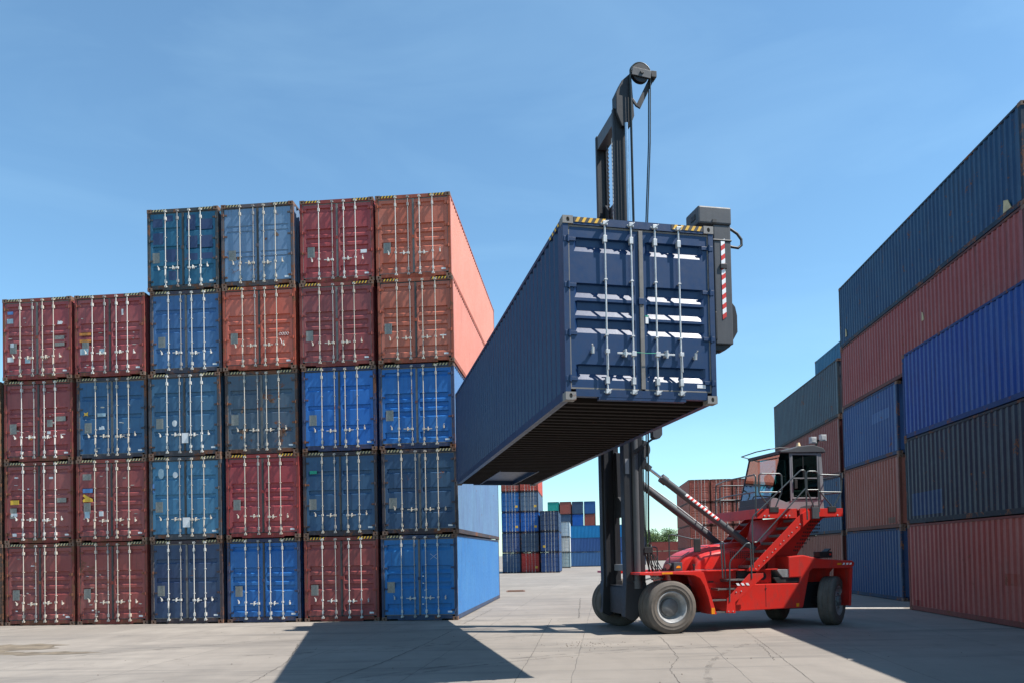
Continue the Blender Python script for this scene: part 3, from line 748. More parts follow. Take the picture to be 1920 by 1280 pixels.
part(gt, 'gooseneck_tunnel', navyf, lift)
ydl = -hl + 0.035
dl = [c for c in lift.children if c.name.startswith('door')]
g = MB(); g.tube([(-0.12, ydl - 0.09, 0.73), (0.05, ydl - 0.095, 0.722), (0.24, ydl - 0.09, 0.73)], 0.005, 5); part(g, 'seal_cable', M['green_st'], dl[1])
stick('seal_tag', 0.075, 1.2, 0.05, 0.1, M['white'], dl[1], ydl); stick('seal_tag', 0.07, 1.305, 0.06, 0.02, M['green_st'], dl[1], ydl)
# yellow corner stripes on the side, near the door end
s = MB(); s.cur = 0
for i in range(4): s.add([(-W / 2 + 0.002, -hl + 0.22 + i * 0.16, HL - 0.075), (-W / 2 + 0.002, -hl + 0.29 + i * 0.16, HL - 0.075), (-W / 2 + 0.002, -hl + 0.34 + i * 0.16, HL - 0.01), (-W / 2 + 0.002, -hl + 0.27 + i * 0.16, HL - 0.01)], [(0, 1, 2, 3)])
inst(s.mesh('hazard_stripe', fix=False), 'hazard_stripe', lift, M['haz_yellow'])

# ------------------------------------------------------------------ right hand rows of containers
def yard(cornerx, cornery, z, H_, body, frame, lab, group, L=L40, far_corner=True, style=None, **kw):
    """left-hand face corner given; extends towards the camera when far_corner, else away"""
    c = Vector((cornerx, cornery, 0)) + rt * (W / 2) + (-bk if far_corner else bk) * (L / 2)
    return container((c.x, c.y, z), -BYAW, H_, body, frame, lab, group, L=L, style=style, **kw)
def corr_patch(o, L, H_, i0, i1, z0, z1, mat, nm='paint_patch', push=0.003, pitch=0.278):
    n = int((L - 0.3) / pitch); m0 = -n * pitch / 2; at = -(W / 2 - 0.014) - push; prof = []
    for i in range(i0, i1):
        s_ = m0 + i * pitch; prof += [(s_, 0), (s_ + 0.25 * pitch, 0), (s_ + 0.5 * pitch, 1), (s_ + 0.75 * pitch, 1)]
    vs = [(at + d * 0.036, t, z) for z in (z0, z1) for t, d in prof]; m = len(prof)
    mb = MB(); mb.add(vs, [(i, i + 1, m + i + 1, m + i) for i in range(m - 1)])
    return inst(mb.mesh(nm, fix=False), nm, o, mat)
GR1 = 'containers of the high row on the right'
R1 = [((158, 74, 68), 0.15, 'salmon red container lying at ground level at the right edge of the yard'),
      ((36, 42, 60), 0.3, 'dark navy grey container directly on the salmon red one at the right edge'),
      ((4, 62, 140), 0.1, 'strong royal blue container on top of the near three high stack at the right edge')]
for i, (rgb, rust, lab) in enumerate(R1):
    o = yard(12.68, 24.89, i * H, H - 0.008, P(rgb, rust + 0.12, 0.35, 0.85), P(tuple(int(c * 0.75) for c in rgb), 0.6, 0.3, 0.8, 0.7), lab, GR1, style=None)
    if i == 1:
        corr_patch(o, L40, H, 34, 42, 0.25, 0.95, P((26, 56, 98), 0.2, 0.3, 0.4)); corr_patch(o, L40, H, 12, 17, 0.2, 0.7, P((30, 32, 44), 0.5, 0.3, 0.8))
    if i == 0: corr_patch(o, L40, H, 40, 42, 0.16, 0.34, P((130, 34, 34), 0.2)); corr_patch(o, L40, H, 20, 23, 1.0, 1.3, P((150, 60, 50), 0.5))
    c = Vector((12.68, 24.89, 0)) - bk * 12.196
    yard(c.x, c.y, i * H, H - 0.004, P(((40, 60, 100), (150, 70, 60), (40, 70, 120))[i], 0.3), None, ('faded navy container beside the camera, bottom of the nearest stack on the right', 'brick red container beside the camera, middle of the nearest stack on the right', 'blue container beside the camera, top of the nearest stack on the right')[i], GR1, style=None, casts=False)
R2 = [((22, 58, 106), 0.25, 'dark blue short container at ground level behind the rear wheel of the truck'),
      ((146, 78, 62), 0.4, 'brick brown short container with rust at its lower corner, second layer behind the truck'),
      ((38, 74, 128), 0.3, 'mid blue short container in the third layer, above the brick brown short one')]
for i, (rgb, rust, lab) in enumerate(R2):
    o = yard(14.9, 34.62, i * H, H - 0.008, P(rgb, rust, 0.35, 0.6), P(tuple(int(c * 0.7) for c in rgb), 0.6, 0.3, 0.8, 0.7), lab, GR1, L=L20)
    if i == 1: corr_patch(o, L20, H, 1, 4, 0.2, 0.42, M['rust_cast'], 'rust_patch')
    if i == 2: corr_patch(o, L20, H, 2, 9, 1.5, 1.9, P((60, 96, 146), 0.3, 0.5, 0.4))
R2b = [((140, 64, 62), 0.2, 'long dusty red container in the fourth layer, reaching over the near blue one'),
       ((18, 60, 96), 0.3, 'long dark blue container on the very top of the right row')]
for i, (rgb, rust, lab) in enumerate(R2b):
    o = yard(14.9, 34.62, (i + 3) * H, H - 0.008, P(rgb, rust + 0.12, 0.35, 0.85), P(tuple(int(c * 0.6) for c in rgb), 0.6, 0.3, 0.8, 0.7), lab, GR1, L=L45)
    for yy, zz, w_, h_ in (((-6.7, 0.16, 0.4, 0.34), (6.4, 0.35, 0.18, 0.36)) if i else ((-1.2, 1.5, 0.16, 0.3), (-1.6, 0.1, 0.2, 0.12))):
        mb = MB(); mb.prism([(yy, zz), (yy + w_, zz), (yy + w_ * .9, zz + h_), (yy + w_ * 0.4, zz + h_ * .8)], 'x', -W / 2 - 0.006, -W / 2 + 0.012); part(mb, 'sticker', M['haz_pale'], o)
R3 = [((140, 74, 58), 0.3, 'brick container at ground level behind the cab, far end of the right row'),
      ((42, 70, 104), 0.3, 'blue container of the second layer seen through the cab handrails'),
      ((126, 54, 46), 0.25, 'red brown container of the third layer, directly behind the cab roof'),
      ((60, 72, 86), 0.25, 'slate grey container on top of the farthest stack of the right row')]
for i, (rgb, rust, lab) in enumerate(R3):
    yard(15.39, 36.12, i * H, H - 0.008, P(rgb, rust + 0.1, 0.35, 0.8), P(tuple(int(c * 0.65) for c in rgb), 0.6, 0.3, 0.8, 0.7), lab, GR1, far_corner=False, style='B', level=1)
c = Vector((15.39, 36.12, 0)) + rt * 2.56
names4 = ['hidden grey container behind the row, bottom layer', 'hidden red container behind the row, second layer', 'hidden blue container behind the row, third layer', 'hidden brown container behind the row, fourth layer', 'blue container peeking over the slate grey one at the top of the right row']
for i in range(5):
    yard(c.x, c.y, i * H, H - 0.008, P(((80, 84, 90), (140, 60, 50), (40, 80, 130), (110, 60, 50), (40, 92, 142))[i], 0.2), None, names4[i], GR1, far_corner=False)
c = Vector((12.68, 24.89, 0)) + rt * 3.9  # unseen stack, added so only a thin strip of sun gets through
for i in range(4):
    yard(c.x + bk.x * 0.45, c.y + bk.y * 0.45, i * H, H - 0.008, P(((120, 60, 56), (40, 70, 110), (90, 90, 92), (30, 80, 120))[i], 0.3), None,
         ('dark red', 'navy', 'grey', 'teal blue')[i] + ' unseen container added behind the short ones to narrow the sun gap, ' + ('bottom', 'second', 'third', 'fourth')[i] + ' layer', GR1, far_corner=False, casts=False)

# ------------------------------------------------------------------ containers far away
GF = 'containers stacked at the far side of the yard'
ZF = -0.42
def far(px, D, z, rgb, lab, style='R', L=L40, level=1, rz=None, rust=0.3, xoff=0, H_=H, group=GF, **kw):
    """px-free placement: px is the world x of the left front corner at depth D"""
    c = Vector((px, D, 0)) + rt * (W / 2) + bk * (L / 2)
    return container((c.x, c.y, ZF + z * H), -BYAW, H_ - 0.008, P(rgb, rust, 0.3, 0.5), P(tuple(int(q * 0.55) for q in rgb), 0.6, 0.3, 0.8, 0.7), lab, group, L=L, style=style, level=level, casts=False, **kw)
# B1 door stacks
x0 = -1.35; D1 = 104.0
B1 = {(0, 0): ((48, 72, 104), 'grey blue container at the foot of the left far stack beside the tall wall'), (0, 1): ((44, 66, 110), 'navy blue container second from the ground in the left far stack'),
      (0, 2): ((26, 80, 165), 'vivid blue container third from the ground in the left far stack'), (0, 3): ((34, 84, 156), 'bright blue container fourth from the ground in the left far stack'),
      (0, 4): ((150, 70, 58), 'brick red container on top of the left far stack, partly behind the lifted one'),
      (1, 0): ((172, 44, 38), 'bright red container at the foot of the middle far stack'), (1, 1): ((60, 76, 100), 'slate container second from the ground in the middle far stack'),
      (1, 2): ((28, 82, 170), 'vivid blue container third from the ground in the middle far stack'), (1, 3): ((84, 100, 122), 'grey container fourth from the ground in the middle far stack'),
      (1, 4): ((176, 70, 54), 'orange red container topping the middle far stack, sunlit side'),
      (2, 0): ((40, 66, 112), 'dark blue container at the foot of the lower right far stack'), (2, 1): ((38, 64, 108), 'dark blue container in the middle of the lower right far stack'),
      (2, 2): ((46, 62, 92), 'dark navy container on top of the lower right far stack')}
for (i, r), (rgb, lab) in B1.items():
    D = D1 if i < 2 else D1 - 1.5
    o = far(x0 + i * 2.52 - (0.0 if i < 2 else -0.03), D - i * 0.2, r, rgb, lab, style='R' if rgb[0] > 140 else 'B', rod='white_rod')
    if (i, r) in ((0, 2), (1, 2), (1, 0), (0, 3), (1, 3), (2, 1)):
        stick('sticker', 0.62 if r != 1 else -0.9, 0.6, 0.34, 0.3, M['yellow'], [c for c in o.children if c.name.startswith('door')][1], -L40 / 2 + 0.035)
# B2 pale stack
for r, (rgb, lab) in enumerate([((150, 168, 170), 'pale teal and white container at the foot of the narrow pale far stack'), ((190, 190, 186), 'white container in the middle of the narrow pale far stack'), ((170, 186, 196), 'white container with blue bands on top of the narrow pale far stack')]):
    far(7.75, 137, r, rgb, lab, style='B', rust=0.15)
# B3 long sides facing us
def side_on(xl, D, z, rgb, lab, L=L40, zf=ZF):
    c = Vector((xl, D, 0)) + rt * (L / 2) + bk * (W / 2)
    return container((c.x, c.y, zf + z * H), -BYAW + PI / 2, H - 0.008, P(rgb, 0.15, 0.2, 0.3), P(tuple(int(q * 0.6) for q in rgb), 0.4), lab, GF, L=L, style=None, casts=False)
side_on(10.85, 147, 0, (52, 92, 140), 'long blue container lying side on at ground level in the far distance')
side_on(10.85, 147, 1, (38, 74, 128), 'long navy container lying side on, second layer in the far distance')
side_on(10.9, 158, 0, (70, 90, 120), 'long blue grey container hidden behind the side on stack, bottom layer'); side_on(10.9, 158, 1, (70, 90, 120), 'long blue grey container hidden behind the side on stack, middle layer')
side_on(11.6, 158, 2, (26, 116, 186), 'long sky blue container lying side on above the two navy ones', L=L45)
side_on(20.0, 152, 0, (60, 88, 130), 'short blue container on the ground seen between mast and hoses', L=L20); side_on(20.0, 152, 1, (44, 80, 130), 'short dark blue container on another seen between mast and hoses', L=L20)
side_on(28.9 + 11.0 - 0.2, 225, 0, (124, 52, 46), 'long rust red container lying on the ground far off below the trees'); side_on(28.9 + 11.0 - 0.2, 225, 1, (130, 54, 46), 'long rust red container on another one far off below the trees')
# B4 ends above them
cols = {0: [(110, 60, 50), (60, 90, 120), (110, 60, 50), (30, 110, 128), (36, 140, 142)], 1: [(90, 60, 50), (60, 80, 100), (60, 80, 110), (62, 80, 106), (150, 78, 66)],
        2: [(90, 60, 50), (60, 80, 100), (140, 50, 44), (20, 84, 180), (58, 76, 100)], 3: [(90, 60, 50), (60, 80, 100), (150, 50, 44), (152, 74, 62), (46, 88, 140)]}
nm = {0: 'leftmost', 1: 'second', 2: 'third', 3: 'rightmost'}
cn = {(0, 4): 'turquoise', (0, 3): 'teal', (1, 4): 'red brown', (1, 3): 'slate', (2, 4): 'grey navy', (2, 3): 'royal blue', (3, 4): 'mid blue', (3, 3): 'brick red'}
for i, cc in cols.items():
    for r, rgb in enumerate(cc):
        lab = '%s container end, %s in the %s of four far stacks' % (cn.get((i, r), ('rust brown', 'dull blue', 'dark red')[min(r, 2)]), ('bottom', 'second layer', 'third layer', 'fourth layer', 'topmost')[r], nm[i])
        c = Vector((7.75 + i * 2.6, 166, 0)) + rt * (W / 2) + bk * (L40 / 2)
        container((c.x, c.y, ZF + r * H), -BYAW + PI, H - 0.008, P(rgb, 0.2, 0.2, 0.3), P(tuple(int(q * 0.6) for q in rgb), 0.5), lab, GF, style=None, casts=False)
# B5 brown doors behind the truck
for i in range(3):
    for r in range(4):
        if i == 2 and r > 3: continue
        rgb = ((158, 82, 66), (150, 74, 60), (162, 88, 70), (154, 78, 64))[(i + r) % 4]
        far(21.0 + i * 2.53, 91.5 - i * 0.2, r, rgb, '%s brown container with white rods, %s of the %s stack behind the hood' % (('rust', 'brick', 'tan', 'chestnut')[(i + r) % 4], ('bottom', 'second layer', 'third layer', 'top')[r], ('left', 'middle', 'right')[i]), rod='white_rod', rust=0.35)

# ------------------------------------------------------------------ trees
def leaf_mat(name, a, b):
    k = NT(name); v = k.coords(False); n = k.noise(v, 0.5, 5, 0.7); n2 = k.noise(v, 5, 3, 0.6)
    c = k.mix(k.ramp(n, 0.35, 0.65), a, b); c = k.mix(k.math('MULTIPLY', n2, 0.5), c, tuple(x * 0.5 for x in a))
    k.l(c, k.bsdf.inputs['Base Color']); k.bsdf.inputs['Roughness'].default_value = 0.6
    return k.m
leafm = leaf_mat('leaves', (0.07, 0.13, 0.03), (0.15, 0.22, 0.06)); bark = plain('bark', (0.09, 0.06, 0.04), 0.9)
def tree(x, y, h, w, seed, lab):
    R = random.Random(seed)
    root = empty('broadleaf_tree', (x, y, ZF), 0, lab, 'tree', 'trees far beyond the yard')
    t = MB(); t.cyl((0, 0, -0.3), (0.1, 0, h * 0.5), 0.32, 8, 0.18)
    cl = []
    for i in range(16):
        g = R.uniform(0, 2 * PI); q = R.uniform(0.15, 1) ** 0.6
        c = (math.cos(g) * w * 0.5 * q * 0.8, math.sin(g) * w * 0.5 * q * 0.8, h * R.uniform(0.42, 0.88) - q * h * 0.08)
        cl.append((c, R.uniform(0.16, 0.27) * w)); t.cyl((0.1, 0, h * 0.35), c, 0.12, 6, 0.04)
    part(t, 'trunk', bark, root)
    m = MB()
    for c, rad in cl:
        for i in range(330):
            d = Vector((R.gauss(0, 1), R.gauss(0, 1), R.gauss(0, 1))).normalized() * rad * R.uniform(0.5, 1.05); d.z *= 0.75
            p = Vector(c) + d; s = R.uniform(0.14, 0.3)
            a = Vector((R.gauss(0, 1), R.gauss(0, 1), R.gauss(0, 1))).normalized(); b = a.cross(Vector((R.gauss(0, 1), R.gauss(0, 1), R.gauss(0, 1)))).normalized()
            m.add([p - a * s, p + b * s * 0.5, p + a * s, p - b * s * 0.5], [(0, 1, 2, 3)])
    inst(m.mesh('crown', fix=False), 'crown', root, leafm)
tree(40.5, 245, 10.5, 8.6, 1, 'leafy green tree with a rounded crown left of its twin, above the rust red containers')
tree(46.3, 240, 11.3, 9.5, 2, 'leafy green tree with the fuller crown, right of its twin above the rust red containers')
tree(35.2, 250, 8.5, 7.5, 3, 'smaller green tree glimpsed behind the truck hoses')
#TRUCK
# ------------------------------------------------------------------ the container handling truck
def car_paint(name, rgb, rough=0.32):
    k = NT(name); v = k.coords()
    n1 = k.noise(v, 1.3, 6, 0.6); n2 = k.noise(v, 5, 7, 0.7, stretch=(1, 1, 0.4)); n3 = k.noise(v, 22, 5, 0.7)
    c = k.mix(k.ramp(n1, 0.35, 0.7), rgb, tuple(x * 0.82 + 0.012 for x in rgb))
    c = k.mix(k.math('MULTIPLY', k.ramp(n2, 0.50, 0.72), 0.5), c, (0.10, 0.055, 0.045))
    c = k.mix(k.ramp(n3, 0.66, 0.73, (0, 0, 0, 1), (0.55, 0.55, 0.55, 1)), c, (0.06, 0.035, 0.03))
    k.l(c, k.bsdf.inputs['Base Color'])
    k.l(k.math('ADD', k.math('MULTIPLY', n2, 0.3), rough - 0.1), k.bsdf.inputs['Roughness'])
    k.bump(n1, 0.08, 0.01)
    return k.m
RED = car_paint('truck_red_paint', srgb(208, 42, 32))
DKGREY = paint('mast_dark_paint', (0.018, 0.019, 0.023), rust=0.1, fade=0.12, dirt=0.5, rough=0.5)
MGREY = paint('mast_grey_paint', (0.07, 0.072, 0.078), rust=0.08, fade=0.25, dirt=0.5, rough=0.45)
LGREY = plain('cab_light_grey', (0.22, 0.22, 0.23), 0.4, var=0.12, scale=3, dirt=0.3)
CABDK = plain('cab_dark_trim', (0.05, 0.052, 0.056), 0.5, var=0.2, scale=3)
BLACK = plain('black_plastic', (0.02, 0.02, 0.021), 0.5, var=0.3, scale=5)
HOSE = plain('hydraulic_hose', (0.022, 0.03, 0.03), 0.38, var=0.3, scale=8)
RAIL = plain('handrail_grey', (0.08, 0.093, 0.097), 0.35, metal=0.3, var=0.2, scale=8)
CHROME = plain('piston_chrome', (0.7, 0.7, 0.7), 0.18, metal=1.0, var=0.1, dirt=0.1)
TREAD = plain('step_grating', (0.13, 0.115, 0.11), 0.6, var=0.4, scale=18, metal=0.2)
STRED = plain('reflective_red', (0.6, 0.03, 0.02), 0.4, var=0.1); STWHITE = plain('reflective_white', (0.8, 0.8, 0.8), 0.4, var=0.1, dirt=0.15)
AMBER = plain('amber_reflector', (0.8, 0.28, 0.01), 0.35, var=0.1); SILVER = plain('silver_cover', (0.5, 0.5, 0.5), 0.35, metal=0.6, var=0.2, dirt=0.3)
TYRE = plain('tyre_rubber', (0.115, 0.097, 0.082), 0.82, var=0.35, scale=5, dirt=0.5, bump=0.25)
TYRED = plain('tyre_tread', (0.04, 0.036, 0.033), 0.85, var=0.35, scale=9, dirt=0.4, bump=0.3)
RIM = plain('rim_grey', (0.33, 0.33, 0.33), 0.45, var=0.3, scale=7, dirt=0.45); HUB = plain('hub_grey', (0.14, 0.14, 0.14), 0.4, var=0.3, dirt=0.4)
def glass(name, tint, gloss=0.18):
    k = NT(name)
    tr = k.n('ShaderNodeBsdfTransparent'); tr.inputs[0].default_value = tint + (1,)
    gl = k.n('ShaderNodeBsdfGlossy'); gl.inputs['Roughness'].default_value = 0.03
    fr = k.n('ShaderNodeFresnel'); fr.inputs['IOR'].default_value = 1.5
    f = k.math('ADD', k.math('MULTIPLY', fr.outputs[0], 0.38), gloss, True)
    mx = k.n('ShaderNodeMixShader'); k.l(f, mx.inputs[0]); k.l(tr.outputs[0], mx.inputs[1]); k.l(gl.outputs[0], mx.inputs[2])
    k.l(mx.outputs[0], k.N['Material Output'].inputs['Surface'])
    return k.m
GLASS = glass('windscreen_glass', (0.36, 0.62, 0.66), 0.0); GLASSD = glass('dark_side_glass', (0.22, 0.36, 0.33), 0.01)

T = empty('container_handler', (3.27, 20.5, 0.0), 0.21, 'red container handling truck with tall dark mast, grey cab and big double front wheels', 'lift truck')

# chassis ---------------------------------------------------------------
m = MB()
m.box(-0.55, -0.62, 0.42, 5.0, 0.62, 1.12)
m.box(0.2, -0.8, 0.55, 1.0, 0.8, 1.0)
ch = part(m, 'chassis', DKGREY, T, 0.02)
for s in (-1, 1):
    y0, y1 = s * 0.56, s * 1.35
    m = MB(); m.prism([(1.95, 0.62), (2.05, 0.47), (3.92, 0.5), (3.96, 0.62), (3.92, 1.13), (1.95, 1.15)], 'y', *sorted((y0, y1)))
    tk = part(m, 'side_tank', RED, ch, 0.018)
    m = MB(); m.prism([(1.14, 1.49), (1.40, 0.46), (2.1, 0.46), (2.1, 1.17), (2.6, 1.17), (2.6, 1.49)], 'y', *sorted((y0, s * 1.22)))
    part(m, 'step_panel', RED, ch, 0.012)
    m = MB(); m.box(1.12, min(s * 0.6, s * 1.36), 1.49, 3.3, max(s * 0.6, s * 1.36), 1.52)
    part(m, 'deck_plate', RED, ch, 0.006)
    m = MB(); m.box(1.35, min(s * 1.22, s * 1.25), 1.17, 2.15, max(s * 1.22, s * 1.25), 1.205); part(m, 'panel_rail', RED, ch, 0.005)
    m = MB()
    pts = [(-0.55, 1.44), (-0.55, 1.515), (0.98, 1.515), (1.10, 1.49), (1.42, 0.44), (1.27, 0.44), (1.05, 1.15), (0.9, 1.36), (0.74, 1.44), (0.2, 1.455)]
    m.prism(pts, 'y', *sorted((s * 0.9, s * 1.62)))
    m2 = MB()
    outer = [(-0.55, 1.515), (0.98, 1.515), (1.12, 1.49), (1.44, 0.44), (1.32, 0.44), (1.23, 0.86), (1.13, 1.16), (1.02, 1.34), (0.86, 1.42), (0.3, 1.455), (-0.1, 1.43), (-0.55, 1.46)]
    m2.prism(outer, 'y', *sorted((s * 1.0, s * 1.63)))
    fd = part(m2, 'front_fender', RED, T, 0.008)
    m = MB(); m.box(0.02, min(s * 1.62, s * 1.637), 1.462, 0.30, max(s * 1.62, s * 1.637), 1.508); part(m, 'reflector', AMBER, fd)
    m = MB(); m.box(1.30, min(s * 1.62, s * 1.637), 0.45, 1.385, max(s * 1.62, s * 1.637), 0.6); part(m, 'reflector', AMBER, fd)
# number plate bolts and small fittings on the near panel
m = MB(); m.box(1.42, -1.255, 1.215, 1.56, -1.22, 1.245); part(m, 'panel_hook', BLACK, ch); m = MB(); m.box(1.78, -1.25, 1.22, 1.88, -1.22, 1.24); part(m, 'panel_hook', BLACK, ch)
m = MB(); m.cyl((2.95, -1.36, 1.02), (2.95, -1.33, 1.02), 0.022, 8); part(m, 'tank_bolt', BLACK, ch)
m = MB(); m.box(2.94, -1.353, 0.56, 2.95, -1.348, 1.12); part(m, 'tank_seam', BLACK, ch)

# engine hood -------------------------------------------------------------
def loft(secs, smooth=True):
    n = len(secs[0]); mb = MB(); mb.smooth = smooth
    vs = [p for s in secs for p in s]
    fs = [(j * n + i, j * n + i + 1, (j + 1) * n + i + 1, (j + 1) * n + i) for j in range(len(secs) - 1) for i in range(n - 1)]
    mb.add(vs, fs); mb.smooth = False; mb.add(secs[0] + secs[-1], [tuple(range(n)), tuple(range(n, 2 * n))[::-1]]); return mb
def hood(secdef, yh, r):
    secs = []
    for x, zt in secdef:
        rr_ = min(r, (zt - 1.5) * 0.6); s = [(x, -yh, 1.5)]
        for i in range(7):
            g = PI / 2 * i / 6; s.append((x, -yh + rr_ - rr_ * math.cos(g), zt - rr_ + rr_ * math.sin(g)))
        for i in range(7):
            g = PI / 2 * i / 6; s.append((x, yh - rr_ + rr_ * math.sin(g), zt - rr_ + rr_ * math.cos(g)))
        s.append((x, yh, 1.5)); secs.append(s)
    return loft(secs)
hd = part(hood([(0.96, 1.54), (0.98, 1.68), (1.05, 1.80), (1.15, 1.89), (1.3, 1.97), (1.6, 2.07), (2.0, 2.16), (2.5, 2.22), (3.3, 2.24)], 0.56, 0.13), 'engine_hood', RED, T)
part(hood([(1.24, 1.54), (1.27, 1.72), (1.34, 1.83), (1.46, 1.91), (1.7, 1.98), (2.1, 2.05), (2.6, 2.1), (3.25, 2.12)], 0.84, 0.16), 'hood_shoulder', RED, hd)
m = MB(); m.box(1.15, -0.87, 1.5, 2.7, -0.84, 1.535); m.box(1.15, 0.84, 1.5, 2.7, 0.87, 1.535); part(m, 'hood_trim', SILVER, hd)
m = MB(); m.beam((1.75, -0.57, 2.12), (1.75, 0.57, 2.12), 0.012, 0.012); part(m, 'hood_seam', BLACK, hd)
m = MB()
for i in range(13):
    for j in range(4): x = 2.25 + i * 0.055; m.box(x, -0.848, 1.80 + j * 0.05, x + 0.03, -0.842, 1.83 + j * 0.05)
part(m, 'vent_grille', BLACK, hd)
m = MB(); m.cyl((1.22, -0.88, 1.52), (1.22, -0.88, 1.66), 0.025, 8); m.box(1.19, -0.9, 1.64, 1.25, -0.83, 1.68); part(m, 'hood_latch', BLACK, hd)

# counterweight and rear fenders ----------------------------------------------
m = MB(); m.prism([(3.7, 1.13), (3.75, 1.8), (4.1, 1.86), (4.9, 1.76), (5.5, 1.68), (5.52, 1.56), (5.3, 1.35), (5.3, 0.75), (5.1, 0.62), (5.0, 0.95), (4.3, 0.95), (4.0, 0.8)], 'y', -0.60, 0.60)
cw = part(m, 'counterweight', RED, T, 0.03)
for s in (-1, 1):
    m = MB(); m.prism([(3.62, 1.28), (3.62, 1.82), (4.05, 1.85), (4.55, 1.74), (5.46, 1.68), (5.54, 1.62), (5.50, 1.52), (5.36, 1.48), (4.32, 1.50), (4.22, 1.42), (4.0, 0.5), (3.74, 0.5), (3.95, 1.28)], 'y', *sorted((s * 0.58, s * 1.34)))
    rf = part(m, 'rear_fender', RED, T, 0.025)
    m = MB(); m.box(5.02, min(s * 1.345, s * 1.352), 1.575, 5.14, max(s * 1.345, s * 1.352), 1.625); part(m, 'reflector', AMBER, rf)
    for i in range(3):
        m = MB(); a = 5.17 + i * 0.1
        m.prism([(a, 1.575), (a + 0.05, 1.575), (a + 0.075, 1.625), (a + 0.025, 1.625)], 'y', *sorted((s * 1.344, s * 1.352))); part(m, 'warning_stripe', STWHITE, rf)
    m = MB(); m.box(3.80, min(s * 1.345, s * 1.352), 0.53, 3.88, max(s * 1.345, s * 1.352), 0.62); part(m, 'reflector', AMBER, rf)
    m = MB(); m.prism([(5.36, 0.5), (5.42, 0.5), (5.50, 1.5), (5.42, 1.5)], 'y', *sorted((s * 0.6, s * 1.3))); part(m, 'mud_guard', RED, rf, 0.006)
m = MB(); m.box(4.85, -0.85, 1.76, 5.22, -0.55, 1.93); m.beam((4.9, -0.7, 1.76), (5.2, -0.7, 2.0), 0.26, 0.03); part(m, 'rear_lamp_box', BLACK, cw, 0.012)
m = MB(); m.cyl((5.15, -0.87, 1.85), (5.15, -0.85, 1.85), 0.03, 10); part(m, 'rear_lamp', STRED, cw)
# silver heat cover and air cleaner
m = MB(); m.prism([(3.28, 1.5), (3.84, 1.49), (3.99, 1.29), (3.45, 1.29)], 'y', -1.32, -0.6); sc_ = part(m, 'exhaust_cover', SILVER, T, 0.008)
m = MB(); m.prism([(3.2, 1.29), (4.0, 1.29), (4.0, 1.15), (3.3, 1.15)], 'y', -1.3, -0.6); part(m, 'battery_box', BLACK, sc_, 0.01)
m = MB(); m.box(2.7, -1.2, 1.16, 3.2, -0.6, 1.5); part(m, 'side_frame', RED, T, 0.01)
m = MB(); m.cyl((2.95, -1.22, 1.33), (2.95, -1.18, 1.33), 0.1, 16); m.box(2.2, -1.3, 1.25, 2.72, -0.9, 1.49); part(m, 'air_filter', BLACK, T)

# wheels ----------------------------------------------------------------------
def tyre_prof(r, w, o=0.0):
    # from inner bead round the tread to the other bead; returned as list for lathe (radius, y)
    h = w / 2
    return [(r * 0.58, o - h * 0.80), (r * 0.62, o - h * 0.96), (r * 0.70, o - h), (r * 0.715, o - h * 1.03), (r * 0.73, o - h), (r * 0.82, o - h * 1.0), (r * 0.835, o - h * 1.03), (r * 0.85, o - h * 0.99), (r * 0.93, o - h * 0.93), (r * 0.975, o - h * 0.84), (r, o - h * 0.66),
            (r, o - h * 0.36), (r * 0.985, o - h * 0.33), (r * 0.985, o - h * 0.27), (r, o - h * 0.24), (r, o - 0.04 * h), (r * 0.985, o), (r, o + 0.04 * h), (r, o + h * 0.24), (r * 0.985, o + h * 0.27), (r * 0.985, o + h * 0.33), (r, o + h * 0.36), (r, o + h * 0.66), (r * 0.975, o + h * 0.84), (r * 0.93, o + h * 0.93), (r * 0.82, o + h), (r * 0.62, o + h * 0.96), (r * 0.58, o + h * 0.8)]
